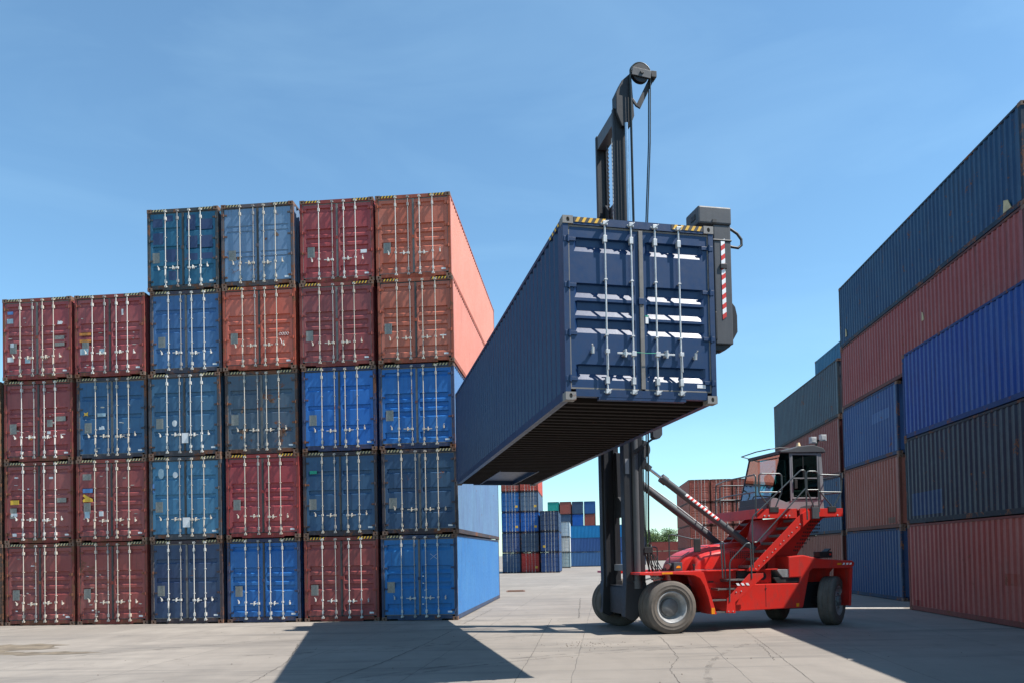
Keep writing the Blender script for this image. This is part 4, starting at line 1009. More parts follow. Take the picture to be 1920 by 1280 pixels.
def wheel(x, y, r, w, s, dish, steer=0.0, bolts=10):
    wr = MB(); wr.lathe(tyre_prof(r, w), (0, 0, 0), 'y', 56)
    # rolled dish wheel: outward side is -y when s = -1
    a = bpy.data.objects.new('wheel', None)
    me = wr.mesh('tyre'); 
    wm = MB(); ro = r * 0.58
    R_ = [(ro * 1.0, -w * 0.40), (ro * 1.06, -w * 0.43), (ro * 1.06, -w * 0.46), (ro * 0.95, -w * 0.45), (ro * 0.93, -w * 0.36), (ro * 0.86, -w * 0.30)]
    if dish: R_ += [(ro * 0.80, -w * 0.05), (ro * 0.74, w * 0.16), (ro * 0.60, w * 0.18)]
    else: R_ += [(ro * 0.80, -w * 0.24), (ro * 0.62, -w * 0.36), (ro * 0.4, -w * 0.38)]
    R_ += [(0.0, R_[-1][1])]
    wm.lathe(R_, (0, 0, 0), 'y', 48)
    rim = wm.mesh('rim', fix=False)
    hb = MB()
    if dish: hb.lathe([(ro * 0.58, w * 0.17), (ro * 0.57, -w * 0.12), (ro * 0.53, -w * 0.16), (0.0, -w * 0.165)], (0, 0, 0), 'y', 32)
    else:
        hb.lathe([(ro * 0.38, -w * 0.37), (ro * 0.36, -w * 0.5), (ro * 0.2, -w * 0.56), (0.0, -w * 0.56)], (0, 0, 0), 'y', 24)
        for i in range(bolts):
            g = 2 * PI * i / bolts; hb.cyl((ro * 0.52 * math.cos(g), -w * 0.37, ro * 0.52 * math.sin(g)), (ro * 0.52 * math.cos(g), -w * 0.44, ro * 0.52 * math.sin(g)), 0.018, 6)
    hub = hb.mesh('hub')
    a.name = 'wheel'; bpy.data.objects.remove(a)
    # the wheel part itself is the tyre-bearing assembly: a plain axle stub mesh carrying tyre, rim and hub
    ax = MB(); ax.cyl((0, 0, 0), (0, 0.3 , 0), 0.11, 16)
    o = inst(ax.mesh('wheel'), 'wheel', T, DKGREY)
    for me_, nm_, mt in ((me, 'tyre', TYRE), (rim, 'rim', RIM), (hub, 'hub', HUB)): inst(me_, nm_, o, mt)
    o.location = (x, y, r - 0.004); o.rotation_euler = (0, 0, (PI if s > 0 else 0) + steer)
    return o
for s in (-1, 1):
    wheel(0.27 if s < 0 else -0.1, s * 1.45, 0.65, 0.36, s, True)
    wheel(0.27 if s < 0 else -0.1, s * 1.06, 0.65, 0.34, s, True)
wheel(5.04, -1.02, 0.64, 0.42, -1, False, steer=math.radians(40))
wheel(4.62, 0.92, 0.64, 0.42, 1, False, steer=math.radians(40))
m = MB(); m.cyl((0.18, -1.3, 0.65), (0.18, 1.3, 0.65), 0.17, 16); m.cyl((4.8, -0.8, 0.62), (4.8, 0.8, 0.62), 0.12, 12); part(m, 'axle', DKGREY, T)

# mast ---------------------------------------------------------------------------
m = MB()
for s in (-1, 1):
    def b(x0, y0, z0, x1, y1, z1): m.box(x0, min(s * y0, s * y1), z0, x1, max(s * y0, s * y1), z1)
    b(-0.66, 0.74, 0.5, -0.46, 1.0, 8.3)
    b(-0.46, 0.74, 0.5, -0.20, 0.80, 8.3)
    b(-0.26, 0.80, 0.62, -0.14, 0.98, 8.3)
    m.prism([(-0.72, 0.40), (-0.52, 0.30), (-0.36, 0.42), (-0.14, 0.85), (-0.14, 1.25), (-0.67, 1.25)], 'y', *sorted((s * 0.735, s * 1.02)))
om = part(m, 'outer_mast', DKGREY, T, 0.012)
m = MB(); m.box(-0.5, -0.8, 0.5, -0.3, 0.8, 1.15); part(m, 'lower_crossbeam', DKGREY, om, 0.012)
for s in (-1, 1):
    m = MB(); m.prism([(-0.2, 4.6), (-0.16, 4.45), (-0.04, 4.36), (-0.02, 4.22), (-0.14, 4.1), (-0.2, 4.05)], 'y', *sorted((s * 0.98, s * 0.74))); part(m, 'mast_lug', DKGREY, om, 0.01)
for s in (-1, 1):
    m = MB(); m.cyl((-0.36, s * 0.98, 1.28), (-0.36, s * 0.98, 7.3), 0.088, 20); m.cyl((-0.36, s * 0.98, 1.1), (-0.36, s * 0.98, 1.3), 0.11, 20)
    lc = part(m, 'lift_cylinder', MGREY, T)
    m = MB(); m.cyl((-0.36, s * 0.98, 7.3), (-0.36, s * 0.98, 12.9), 0.042, 12); part(m, 'piston_rod', CHROME, lc)
m = MB()
for s in (-1, 1):
    def b(x0, y0, z0, x1, y1, z1): m.box(x0, min(s * y0, s * y1), z0, x1, max(s * y0, s * y1), z1)
    b(-0.62, 0.62, 1.1, -0.56, 0.735, 13.4)
    b(-0.56, 0.68, 1.1, -0.36, 0.735, 13.4)
    b(-0.36, 0.62, 1.1, -0.30, 0.735, 13.4)
im = part(m, 'inner_mast', DKGREY, T, 0.01)
m = MB(); m.box(-0.60, -0.62, 13.02, -0.32, 0.62, 13.38); part(m, 'top_crossbeam', MGREY, im, 0.015)
m = MB(); m.prism([(-0.62, 10.95), (0.62, 10.95), (0.62, 11.5), (0.36, 11.25), (-0.36, 11.25), (-0.62, 11.5)], 'x', -0.42, -0.30); part(m, 'middle_crossbeam', DKGREY, im, 0.01)
m = MB(); m.prism([(-0.7, 4.75), (-0.7, 2.95), (0.7, 2.95), (0.7, 4.75), (0.45, 4.7), (0.40, 3.5), (-0.1, 3.2), (-0.36, 3.5), (-0.42, 4.7)], 'x', -0.33, -0.22); part(m, 'window_crossbeam', DKGREY, im, 0.01)
m = MB(); m.box(-0.40, -0.62, 1.53, -0.25, 0.62, 1.70); part(m, 'mast_tie_box', LGREY, im, 0.012)
# chains
for yc in (-0.28, -0.16, 0.22):
    m = MB(); n = 150
    for i in range(n):
        z = 5.0 + i * 0.053; q = 0.012 if i % 2 else 0.024
        m.box(-0.47, yc - q, z, -0.44 + 0.02 * (i % 2), yc + q, z + 0.048)
    part(m, 'lift_chain', M['galv'] if yc == -0.16 else DKGREY, T)
# carriage
m = MB()
for z in (5.6, 8.2): m.box(-1.15, -1.1, z, -0.9, 1.1, z + 0.3)
for s in (-1, 1): m.box(-0.9, s * 0.6 - 0.1, 5.3, -0.62, s * 0.6 + 0.1, 8.8)
m.box(-1.15, -0.15, 5.6, -0.95, 0.15, 8.5)
ca = part(m, 'carriage', DKGREY, T, 0.015)
m = MB(); m.cyl((-0.2, -0.55, 8.9), (-0.2, -0.3, 8.9), 0.14, 16); m.box(-0.6, -0.5, 8.7, -0.2, -0.35, 8.95); part(m, 'chain_wheel', MGREY, ca)
# head with hose pulley
m = MB(); m.prism([(-0.42, 12.9), (-0.56, 13.25), (-0.56, 13.75), (-0.40, 14.08), (-0.14, 14.32), (-0.08, 13.2), (-0.2, 12.9)], 'y', -0.84, -0.52)
mh = part(m, 'pulley_bracket', DKGREY, im, 0.012)
m = MB(); m.prism([(-0.18, 14.18), (-0.15, 14.38), (0.36, 14.32), (0.33, 14.12)], 'y', -0.99, -0.96); part(m, 'pulley_cheek', MGREY, im, 0.006)
m = MB(); m.cyl((0.09, -0.945, 14.28), (0.09, -0.92, 14.28), 0.24, 40); m.cyl((0.09, -0.92, 14.28), (0.09, -0.84, 14.28), 0.20, 40); m.cyl((0.09, -0.84, 14.28), (0.09, -0.815, 14.28), 0.24, 40); part(m, 'hose_pulley', DKGREY, im)
m = MB(); m.cyl((0.09, -1.02, 14.26), (0.09, -0.72, 14.26), 0.04, 12); m.cyl((0.05, -1.0, 14.28), (0.14, -1.0, 14.24), 0.018, 6); part(m, 'pulley_pin', BLACK, im)
m = MB(); m.beam((0.44, -0.84, 14.26), (0.02, -0.84, 13.42), 0.13, 0.05, (0, 1, 0)); m.box(0.36, -0.98, 14.18, 0.50, -0.74, 14.34); m.beam((0.0, -0.84, 13.45), (-0.2, -0.8, 13.75), 0.06, 0.05, (0, 1, 0)); part(m, 'pulley_stay', DKGREY, im, 0.006)
# hoses
for yy, r_, dx in ((-0.92, 0.017, 0.0), (-0.88, 0.014, 0.02), (-0.84, 0.017, -0.012)):
    m = MB(); pts = [(-0.19, yy, 8.0), (-0.19, yy, 14.2)]
    for i in range(1, 12): g = PI - PI * i / 12; pts.append((0.09 + (0.27 + dx) * math.cos(g), yy, 14.28 + 0.27 * math.sin(g)))
    pts += [(0.345 + dx, yy, 14.1), (0.30 + dx, yy, 12.5), (0.17 + dx, yy, 10.4), (0.10 + dx, yy, 7.0), (0.03 + dx * 1.6, yy, 4.6), (-0.02 + dx * 2, yy, 2.6), (0.02 + dx * 4, yy, 1.9), (0.12 + dx * 5, yy + 0.1, 1.56), (0.16, yy + .2, 1.3)]
    m.tube(pts, r_, 8); part(m, 'hydraulic_hose', HOSE, T)
for yy, xo in ((-0.95, -0.12), (-0.72, -0.10), (-0.62, -0.05)):
    m = MB(); m.tube([(xo, yy, 8.0), (xo + .01, yy, 5.0), (xo, yy, 2.6), (xo + 0.02, yy, 2.2), (xo + 0.1, yy, 1.8), (xo + 0.2, yy + .05, 1.5)], 0.013, 6); part(m, 'hydraulic_hose', HOSE, T)
m = MB(); m.box(-0.16, -1.0, 1.98, 0.06, -0.88, 2.14); m.cyl((-0.1, -0.96, 1.95), (-0.1, -0.96, 2.2), 0.03, 8); m.cyl((0.02, -0.96, 1.92), (0.02, -0.96, 2.2), 0.025, 8); part(m, 'hose_clamp', BLACK, T, 0.01)
m = MB()
for i in range(5): m.tube([(-0.05 + i * .05, -0.98 + i * .03, 1.95), (-0.02 + i * .07, -1.0 + i * .03, 1.7), (0.08 + i * .06, -1.02, 1.52), (0.16 + i * .05, -1.0, 1.35)], 0.012, 6)
part(m, 'hose_bundle', HOSE, T)
m = MB(); m.tube([(-0.15, -1.0, 1.32), (-0.05, -1.12, 1.36), (0.1, -1.16, 1.38), (0.25, -1.12, 1.34)], 0.02, 8); m.cyl((0.02, -1.14, 1.36), (0.12, -1.16, 1.38), 0.05, 10); part(m, 'hose_fitting', M['galv'], T)
m = MB(); m.cyl((-0.12, -0.86, 4.62), (-0.12, -0.84, 4.62), 0.24, 36); m.cyl((-0.12, -0.84, 4.62), (-0.12, -0.79, 4.62), 0.2, 36); m.cyl((-0.12, -0.79, 4.62), (-0.12, -0.77, 4.62), 0.24, 36); part(m, 'lower_pulley', MGREY, T)
# arm with work lamp
m = MB(); m.beam((-0.42, -1.1, 4.5), (-0.2, -1.2, 4.66), 0.1, 0.09); m.beam((-0.22, -1.2, 4.66), (0.12, -1.22, 4.88), 0.05, 0.05); al = part(m, 'lamp_arm', DKGREY, T, 0.006)
m = MB(); m.prism([(0.02, 4.87), (0.02, 5.08), (0.08, 5.12), (0.27, 5.12), (0.27, 4.93), (0.20, 4.84), (0.1, 4.82)], 'y', -1.3, -1.1); part(m, 'work_lamp', MGREY, al, 0.01)
m = MB(); m.box(-0.44, -1.002, 4.1, -0.37, -0.998, 4.4)
part(MB().box(-0.62, -1.006, 3.98, -0.52, -0.999, 4.36), 'mast_notice', LGREY, om)
# tilt cylinders
for s in (-1, 1):
    yy = s * 0.75; A = Vector((-0.1, yy, 4.3)); B = Vector((3.02, yy, 2.0)); d = (B - A).normalized()
    m = MB(); a1 = A + d * 0.68; m.cyl(a1, B, 0.095, 20); m.cyl(a1 - d * 0.02, a1 + d * 0.16, 0.115, 20)
    tc_ = part(m, 'tilt_cylinder', MGREY, T)
    m = MB(); m.cyl(A, a1, 0.04, 14); part(m, 'piston_rod', CHROME, tc_); m = MB(); m.cyl(A + Vector((0, -0.1, 0)), A + Vector((0, 0.1, 0)), 0.08, 14); m.beam(A - d * .1, A + d * 0.3, 0.12, 0.14); part(m, 'rod_eye', MGREY, tc_)
    if s < 0:
        upn = Vector((-d.z, 0, d.x)); upn = upn if upn.z > 0 else -upn
        for i in range(18):
            m = MB(); p0 = a1 + d * (0.75 + i * 0.062)
            def q(t, g): return p0 + d * (t + 0.03 * g) + (Vector((0, -1, 0)) * math.cos(g) + upn * math.sin(g)) * 0.0968
            gs = [-0.25, 0.0, 0.25, 0.5, 0.72]
            m.add([q(0, g) for g in gs] + [q(0.062, g) for g in gs], [(k_, k_ + 1, 6 + k_, 5 + k_) for k_ in range(4)])
            inst(m.mesh('warning_stripe', fix=False), 'warning_stripe', tc_, STRED if i % 2 else STWHITE)
        m = MB(); m.cyl(A + d * 2.05 + upn * 0.1, A + d * 2.15 + upn * 0.1, 0.03, 8); part(m, 'port', M['galv'], tc_)
    else:
        m = MB(); m.tube([a1 + upn * 0.11 + d * 0.2, a1 + upn * 0.13 + d * 1.3, a1 + upn * 0.12 + d * 2.5], 0.02, 8); part(m, 'cylinder_pipe', M['galv'], tc_)

# spreader ---------------------------------------------------------------------
m = MB(); m.box(-1.72, -7.6, 6.25, -1.30, 3.7, 6.75); m.box(-1.5, -1.2, 5.9, -1.15, 1.2, 7.0)
sp = part(m, 'spreader', DKGREY, T, 0.02)
m = MB(); m.prism([(-1.76, 5.24), (-1.75, 7.12), (-1.47, 7.12), (-1.47, 6.0), (-1.36, 5.88), (-1.35, 5.42), (-1.50, 5.22)], 'y', -8.22, -7.94)
# slimmer wedge behind the leg face
le = MB(); le.box(-1.76, -8.24, 5.24, -1.47, -7.92, 7.12)
le_ = part(le, 'end_leg', MGREY, sp, 0.014)
m = MB(); m.prism([(-1.47, 5.97), (-1.38, 5.86), (-1.35, 5.72), (-1.35, 5.46), (-1.47, 5.26)], 'y', -8.16, -7.98); part(m, 'leg_gusset', DKGREY, sp, 0.01)
m = MB(); m.box(-2.02, -8.26, 7.125, -1.46, -7.80, 7.40); hb_ = part(m, 'lock_head', MGREY, sp, 0.025)
m = MB(); m.box(-1.79, -8.272, 7.14, -1.72, -8.255, 7.19); m.box(-2.03, -8.15, 7.22, -2.015, -8.0, 7.30); part(m, 'inspection_hole', BLACK, sp)
m = MB(); m.box(-1.775, -8.252, 6.86, -1.462, -7.91, 6.89); m.box(-1.772, -8.25, 5.74, -1.74, -8.0, 5.3); m.prism([(-1.78, 5.25), (-1.78, 5.15), (-1.6, 5.15), (-1.5, 5.22), (-1.5, 5.26)], 'y', -8.2, -8.0); m.beam((-1.78, -8.1, 5.12), (-1.62, -8.1, 5.2), 0.1, 0.08); part(m, 'leg_hook', BLACK, sp, 0.01)
for i in range(16):
    m = MB(); z = 5.62 + i * 0.0775; x0_ = -1.645; 
    m.prism([(x0_, z), (x0_ + 0.065, z + 0.045), (x0_ + 0.065, z + 0.1225), (x0_, z + 0.0775)], 'y', -8.248, -8.243); part(m, 'warning_stripe', STWHITE if i % 2 else STRED, sp)
m = MB(); m.box(-1.67, -8.27, 6.42, -1.56, -8.24, 6.50); part(m, 'lamp_bracket', DKGREY, sp, 0.008)
m = MB(); m.tube([(-1.47, -8.1, 7.14), (-1.40, -8.1, 7.13), (-1.28, -8.1, 7.06), (-1.21, -8.1, 6.97), (-1.21, -8.1, 6.88), (-1.27, -8.1, 6.83), (-1.38, -8.1, 6.84), (-1.47, -8.1, 6.86)], 0.022, 8); part(m, 'power_cable', BLACK, sp)
m = MB(); m.box(-1.9, 3.5, 7.13, -1.45, 3.9, 7.38); m.box(-1.72, 3.6, 5.4, -1.45, 3.9, 7.13); part(m, 'far_end_leg', MGREY, sp, 0.02)

# cab support, platform -----------------------------------------------------------
m = MB(); m.prism([(3.75, 2.84), (5.08, 2.84), (4.82, 2.6), (4.25, 1.85), (4.05, 1.2), (3.35, 1.2), (3.42, 1.9), (3.6, 2.35)], 'y', -0.72, 0.72)
su = part(m, 'cab_support', RED, T, 0.015)
m = MB()
for i in range(16):
    for j in range(9):
        x = 4.15 + i * 0.052; z = 1.95 + j * 0.095
        if 0.75 * (x - 4.22) + 1.9 < z < 2.8 + 0.0 * x and z < 1.95 + (x - 4.1) * 1.35: m.box(x, -0.728, z, x + 0.028, -0.722, z + 0.05)
part(m, 'vent_grille', BLACK, su)
m = MB(); m.prism([(2.74, -1.45), (5.12, -1.45), (5.12, 1.2), (3.0, 1.3), (2.74, 0.2)], 'z', 2.99, 3.03)
m.box(3.9, -1.47, 2.83, 5.14, -1.43, 3.045)
pf = part(m, 'platform', RED, T, 0.006)
m = MB(); m.box(2.70, -1.47, 2.80, 3.82, -1.43, 3.045); m.box(2.70, -1.43, 2.80, 2.74, 1.30, 3.045); m.box(5.1, -1.43, 2.83, 5.14, 1.2, 3.045); part(m, 'platform_beam', RED, pf, 0.006)
for x in (2.9, 3.02, 3.5, 3.6, 4.98):
    m = MB(); m.cyl((x, -1.485, 2.87), (x, -1.465, 2.87), 0.02, 8); part(m, 'bolt', M['galv'], pf)
for x0_, x1_ in ((3.05, 3.3), (4.72, 4.95)):
    m = MB(); m.box(x0_, -1.485, 2.95, x1_, -1.41, 3.09); part(m, 'rail_foot', BLACK, pf, 0.008)
m = MB(); m.box(4.22, -1.53, 2.78, 4.42, -1.475, 3.08); part(m, 'gate_bracket', MGREY, pf, 0.008)
# staircases
def stairs(y0, y1, near):
    m = MB()
    for yy in (y0, y1 - 0.03):
        m.prism([(2.35, 1.48), (2.66, 1.47), (4.22, 2.80), (4.22, 2.98), (4.05, 2.98), (3.86, 2.86)], 'y', yy, yy + 0.03)
    st = part(m, 'staircase', RED, T, 0.006)
    for i in range(7):
        t = i / 7; x = 2.42 + t * 1.55; z = 1.58 + t * 1.38 * 0.98
        mm = MB(); mm.box(x + 0.02, y0 + 0.03, z, x + 0.27, y1 - 0.03, z + 0.035); mm.box(x + 0.015, y0 + 0.03, z - 0.03, x + 0.035, y1 - 0.03, z + 0.038); part(mm, 'step', TREAD, st, 0.004)
    for i in range(6):
        for q in (0, 0.09):
            t = i / 6; mm = MB(); x = 2.6 + t * 1.42 + q; z = 1.53 + t * 1.24 + q * .9
            if near: mm.cyl((x, y0 - 0.012, z), (x, y0 + 0.001, z), 0.014, 8); part(mm, 'bolt', M['galv'], st)
    return st
stairs(-1.5, -0.88, True)
stairs(0.90, 1.42, False)
m = MB(); m.prism([(1.70, 0.46), (1.95, 0.45), (1.95, 0.72), (2.74, 1.33), (2.74, 1.42), (2.36, 1.42), (1.74, 0.82)], 'y', -1.62, -1.59)
ls = part(m, 'lower_staircase', RED, T, 0.005)
for i, (xa, xb, z) in enumerate(((1.30, 1.74, 0.78), (1.50, 2.0, 1.05), (1.75, 2.5, 1.27))):
    m = MB(); m.box(xa, -1.60, z - 0.02, xb, -1.22, z + 0.02); m.box(xa, -1.605, z - 0.035, xa + 0.02, -1.22, z + 0.025); part(m, 'step', TREAD, ls, 0.004)
m = MB(); m.box(1.45, -1.60, 0.46, 1.75, -1.22, 0.50); part(m, 'step', TREAD, ls, 0.004)
for i in range(3):
    m = MB(); a = 2.02 + i * 0.13
    m.prism([(a, 1.13), (a + 0.07, 1.13), (a + 0.03, 1.19), (a - 0.04, 1.19)], 'y', -1.628, -1.62); part(m, 'warning_stripe', STWHITE, ls)
for x, z in ((1.76, 0.5), (1.88, 0.5), (1.98, 0.97), (2.12, 0.99)):
    m = MB(); m.cyl((x, -1.635, z), (x, -1.618, z), 0.014, 8); part(m, 'bolt', M['galv'], ls)
# handrails
def rail(pts, r=0.019, name='handrail'):
    # rounded corners
    P_ = [Vector(p) for p in pts]; out = [P_[0]]
    for i in range(1, len(P_) - 1):
        a, b, c = P_[i - 1], P_[i], P_[i + 1]; q = min(0.09, (a - b).length * .4, (c - b).length * .4)
        p0 = b + (a - b).normalized() * q; p2 = b + (c - b).normalized() * q
        for k_ in range(5): t = k_ / 4; out.append(p0 * (1 - t) ** 2 + b * (2 * t * (1 - t)) + p2 * t * t)
    out.append(P_[-1])
    mm = MB(); mm.tube(out, r, 8); return part(mm, name, RAIL, T)
Y = -1.56
rail([(1.66, Y, 1.33), (1.63, Y, 2.22), (1.70, Y - .0, 2.22), (1.74, Y, 1.33)])
rail([(1.80, Y - .06, 0.74), (1.83, Y - .06, 1.74), (2.30, Y - .06, 2.18), (2.40, Y - .06, 2.18), (2.42, Y - .06, 1.30)])
rail([(2.50, Y, 1.56), (2.50, Y, 2.42)])
rail([(2.50, Y, 2.42), (2.51, Y, 2.84), (3.90, Y, 4.02), (4.02, Y, 4.02), (4.05, Y, 2.75)])
rail([(2.55, Y, 2.20), (2.62, Y, 2.2), (4.02, Y, 3.55)])
rail([(2.68, -1.44, 2.85), (2.70, -1.44, 3.92), (2.72, 0.2, 3.92), (2.98, 1.28, 3.9), (2.95, 1.28, 3.0)])
rail([(2.70, -1.44, 3.48), (2.72, 0.2, 3.48), (2.98, 1.28, 3.46)])
rail([(3.12, -1.46, 3.02), (2.77, -1.46, 3.45), (2.78, -1.46, 3.94), (3.42, -1.46, 3.94), (3.42, -1.46, 3.5), (3.2, -1.46, 3.03)])
rail([(2.78, -1.46, 3.47), (3.42, -1.46, 3.47)])
rail([(4.32, -1.5, 3.02), (4.10, -1.5, 3.5), (4.10, -1.5, 4.0), (4.42, -1.5, 4.0), (4.44, -1.5, 2.95)])
rail([(4.10, -1.5, 3.52), (4.44, -1.5, 3.52)])
rail([(4.90, -1.46, 3.02), (4.48, -1.46, 3.5), (4.48, -1.46, 3.92), (5.14, -1.46, 3.90), (5.12, -1.46, 3.48), (4.86, -1.46, 3.04)])
rail([(4.48, -1.46, 3.47), (5.12, -1.46, 3.46)])
rail([(5.14, -1.44, 3.88), (5.14, 1.18, 3.88), (5.12, 1.18, 3.02)]); rail([(5.12, -1.44, 3.46), (5.12, 1.18, 3.46)])
rail([(4.9, 1.2, 3.03), (4.9, 1.2, 3.88), (3.1, 1.28, 3.88), (3.1, 1.28, 3.03)]); rail([(3.1, 1.28, 3.46), (4.9, 1.2, 3.46)])
rail([(3.6, 1.28, 3.03), (3.62, 1.28, 3.88)])
for x0_ in (0.35, 0.75):
    rail([(x0_, 1.0, 1.5), (x0_, 1.0, 2.15), (x0_ + 0.26, 1.0, 2.15), (x0_ + 0.26, 1.0, 1.5)])
m = MB(); m.cyl((5.13, -1.47, 3.82), (5.13, -1.47, 3.96), 0.035, 8); part(m, 'rail_clamp', MGREY, T)

# cab ------------------------------------------------------------------------------
m = MB(); m.prism([(3.43, 3.04), (3.50, 3.40), (3.66, 3.37), (3.95, 3.26), (4.05, 3.32), (5.03, 3.33), (5.07, 3.04)], 'y', -0.80, 0.80)
cb = part(m, 'cab', LGREY, T, 0.02)
m = MB(); m.prism([(3.40, 3.04), (3.47, 3.40), (3.50, 3.40), (3.46, 3.04)], 'y', -0.81, 0.81); m.prism([(3.36, 3.04), (3.40, 3.22), (3.44, 3.22), (3.44, 3.04)], 'y', -0.75, 0.75); part(m, 'front_panel', CABDK, cb, 0.01)
m = MB(); m.prism([(4.3, 3.05), (4.36, 3.13), (4.5, 3.17), (4.9, 3.17), (4.9, 3.05)], 'y', -0.815, -0.79); part(m, 'cab_step_cover', MGREY, cb, 0.006)
m = MB(); m.prism([(3.78, 4.56), (3.76, 4.62), (4.05, 4.66), (4.3, 4.74), (4.75, 4.78), (5.05, 4.70), (5.12, 4.58)], 'y', -0.86, 0.86); part(m, 'roof', MGREY, cb, 0.02)
for s in (-1, 1):
    m = MB(); m.box(4.055, min(s * .76, s * .82), 3.28, 4.10, max(s * .76, s * .82), 4.58); part(m, 'cab_pillar', LGREY, cb, 0.01); m = MB(); m.prism([(4.905, 4.58), (5.0, 4.58), (5.06, 3.3), (4.96, 3.3)], 'y', *sorted((s * .76, s * .82))); part(m, 'cab_pillar', LGREY, cb, 0.01)
    m = MB(); m.prism([(3.49, 3.38), (3.81, 4.57), (4.055, 4.57), (4.055, 3.28), (3.93, 3.26), (3.66, 3.37)], 'y', *sorted((s * .785, s * .80))); part(m, 'quarter_window', GLASSD, cb)
m = MB(); m.box(4.10, -0.825, 3.34, 4.90, -0.80, 3.385); m.box(4.10, -0.825, 4.51, 4.90, -0.80, 4.555); m.box(4.10, -0.825, 3.385, 4.14, -0.80, 4.51); m.box(4.86, -0.825, 3.385, 4.90, -0.80, 4.51); m.box(4.14, -0.823, 3.875, 4.86, -0.80, 3.905)
dr = part(m, 'cab_door', LGREY, cb, 0.006)
m = MB(); m.box(4.14, -0.815, 3.385, 4.86, -0.808, 3.875); part(m, 'door_window', GLASSD, dr)
m = MB(); m.box(4.14, -0.815, 3.905, 4.86, -0.808, 4.51); part(m, 'door_window', GLASSD, dr)
m = MB(); m.prism([(4.17, 3.60), (4.25, 3.62), (4.25, 3.84), (4.17, 3.86)], 'y', -0.86, -0.82); part(m, 'door_handle', BLACK, dr, 0.008)
m = MB(); m.box(4.44, -0.82, 3.905, 4.46, -0.803, 4.51); part(m, 'sliding_bar', BLACK, dr)
m = MB(); m.add([(3.485, -0.79, 3.38), (3.485, 0.79, 3.38), (3.80, 0.79, 4.57), (3.80, -0.79, 4.57)], [(0, 1, 2, 3)]); inst(m.mesh('windscreen', fix=False), 'windscreen', cb, GLASS)
m = MB(); m.beam((3.78, -0.8, 4.57), (3.78, 0.8, 4.57), 0.05, 0.05); m.beam((3.49, 0.8, 3.38), (3.80, 0.8, 4.57), 0.04, 0.03, (0, 1, 0)); part(m, 'windscreen_frame', CABDK, cb)
m = MB(); m.box(4.12, 0.80, 3.34, 4.88, 0.812, 4.56); part(m, 'far_window', GLASS, cb)
m = MB(); m.box(4.98, -0.78, 3.33, 5.0, 0.78, 3.7); m.box(4.98, -0.78, 3.7, 5.0, -0.68, 4.57); m.box(4.98, 0.68, 3.7, 5.0, 0.78, 4.57); part(m, 'back_wall', CABDK, cb)
m = MB(); m.box(4.35, -0.3, 3.35, 4.85, 0.25, 3.62); m.prism([(4.72, 3.6), (4.9, 3.6), (5.0, 4.3), (4.88, 4.32)], 'y', -0.27, 0.22); m.box(4.3, 0.3, 3.35, 4.8, 0.45, 3.85); part(m, 'driver_seat', BLACK, cb, 0.04)
m = MB(); m.beam((3.75, 0, 3.35), (3.95, 0, 3.85), 0.1, 0.1); m.cyl((3.9, 0, 3.88), (3.97, 0, 3.91), 0.19, 16); m.box(3.6, -0.6, 3.35, 3.8, 0.6, 3.5); part(m, 'dashboard', BLACK, cb, 0.01)
m = MB(); m.beam((3.60, -0.35, 3.72), (3.72, -0.58, 4.12), 0.02, 0.02); m.beam((3.52, -0.1, 3.45), (3.66, -0.42, 3.9), 0.018, 0.018); m.box(3.56, -0.5, 3.62, 3.6, -0.44, 3.74); part(m, 'wiper', BLACK, cb)
m = MB(); m.cyl((4.72, -0.2, 4.76), (4.72, -0.2, 4.84), 0.07, 14); m.cyl((4.72, -0.2, 4.84), (4.72, -0.2, 4.93), 0.06, 14, 0.035); part(m, 'beacon', plain('beacon_lens', (0.85, 0.62, 0.35), 0.3, var=0.1), cb)
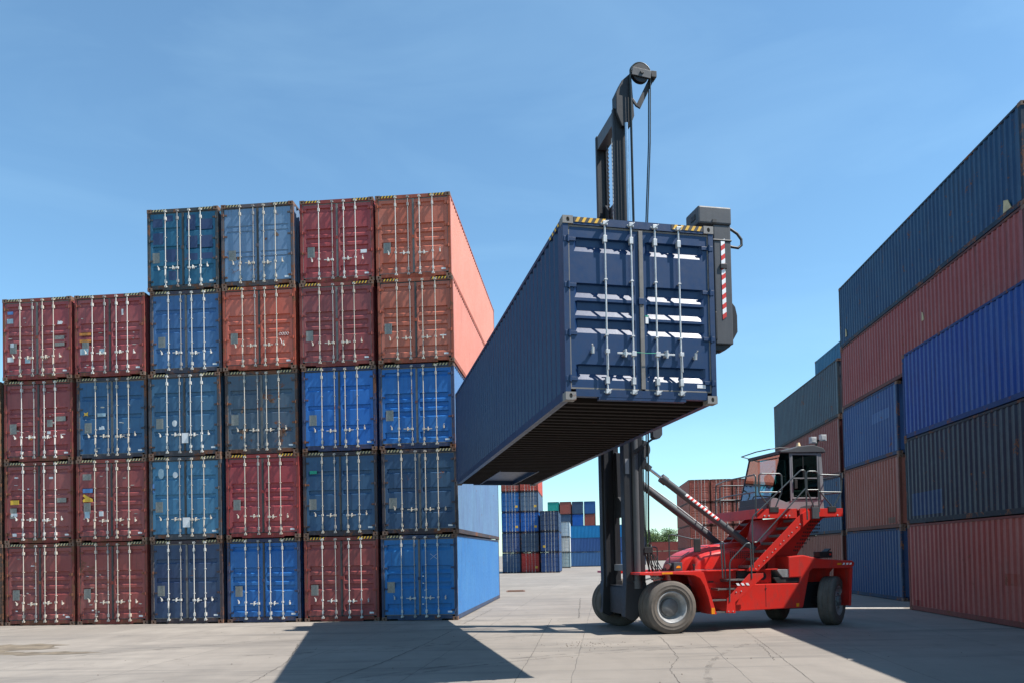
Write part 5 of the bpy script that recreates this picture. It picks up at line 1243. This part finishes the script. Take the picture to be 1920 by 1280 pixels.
m = MB(); m.tube([(3.5, -0.8, 4.66), (3.5, -0.1, 4.68), (3.55, 0.8, 4.66)], 0.016, 6); m.tube([(3.5, -0.8, 4.66), (3.8, -0.8, 4.7), (4.1, -0.8, 4.68)], 0.014, 6); m.tube([(3.55, 0.8, 4.66), (3.82, 0.8, 4.6)], 0.014, 6); part(m, 'roof_rail', MGREY, cb)
m = MB(); m.beam((4.98, -0.55, 4.7), (5.06, -0.6, 4.95), 0.05, 0.05); m.beam((4.88, -0.62, 4.9), (5.2, -0.62, 4.96), 0.04, 0.04); lb = part(m, 'lamp_bracket', BLACK, cb)
for x, z in ((4.86, 4.93), (5.16, 5.0)):
    m = MB(); m.box(x - 0.085, -0.72, z - 0.085, x + 0.085, -0.62, z + 0.085); m.box(x - 0.06, -0.728, z - 0.06, x + 0.06, -0.718, z + 0.06); part(m, 'work_lamp', M['galv'], cb, 0.012)

# front lamp group and mirror
m = MB(); m.box(0.42, -1.45, 1.53, 0.64, -1.28, 1.74); lp = part(m, 'lamp_box', MGREY, T, 0.01)
m = MB(); m.prism([(0.47, 1.6), (0.50, 1.655), (0.56, 1.66), (0.59, 1.64), (0.59, 1.6)], 'y', -1.458, -1.449); part(m, 'orange_label', AMBER, lp)
m = MB(); m.cyl((0.28, -1.36, 1.64), (0.36, -1.30, 1.64), 0.085, 16); m.box(0.2, -1.36, 1.53, 0.4, -1.2, 1.6); part(m, 'headlight', BLACK, T)
m = MB(); m.cyl((0.27, -1.375, 1.64), (0.285, -1.36, 1.64), 0.07, 16); part(m, 'headlight_lens', plain('red_lens', (0.35, 0.09, 0.08), 0.25), T)
m = MB(); m.tube([(0.5, -1.0, 1.52), (0.5, -1.0, 2.42), (0.58, -1.02, 2.44), (1.05, -1.15, 2.32), (1.2, -1.18, 2.3)], 0.018, 8); m.tube([(0.5, -1.0, 1.9), (0.8, -1.05, 1.88), (1.0, -1.1, 2.0)], 0.012, 6); m.tube([(0.45, -1.0, 2.42), (0.45, -1.0, 2.62)], 0.006, 5); mi = part(m, 'mirror_arm', RAIL, T)
m = MB(); m.box(1.08, -1.22, 1.98, 1.26, -1.17, 2.33); part(m, 'mirror', BLACK, mi, 0.02)
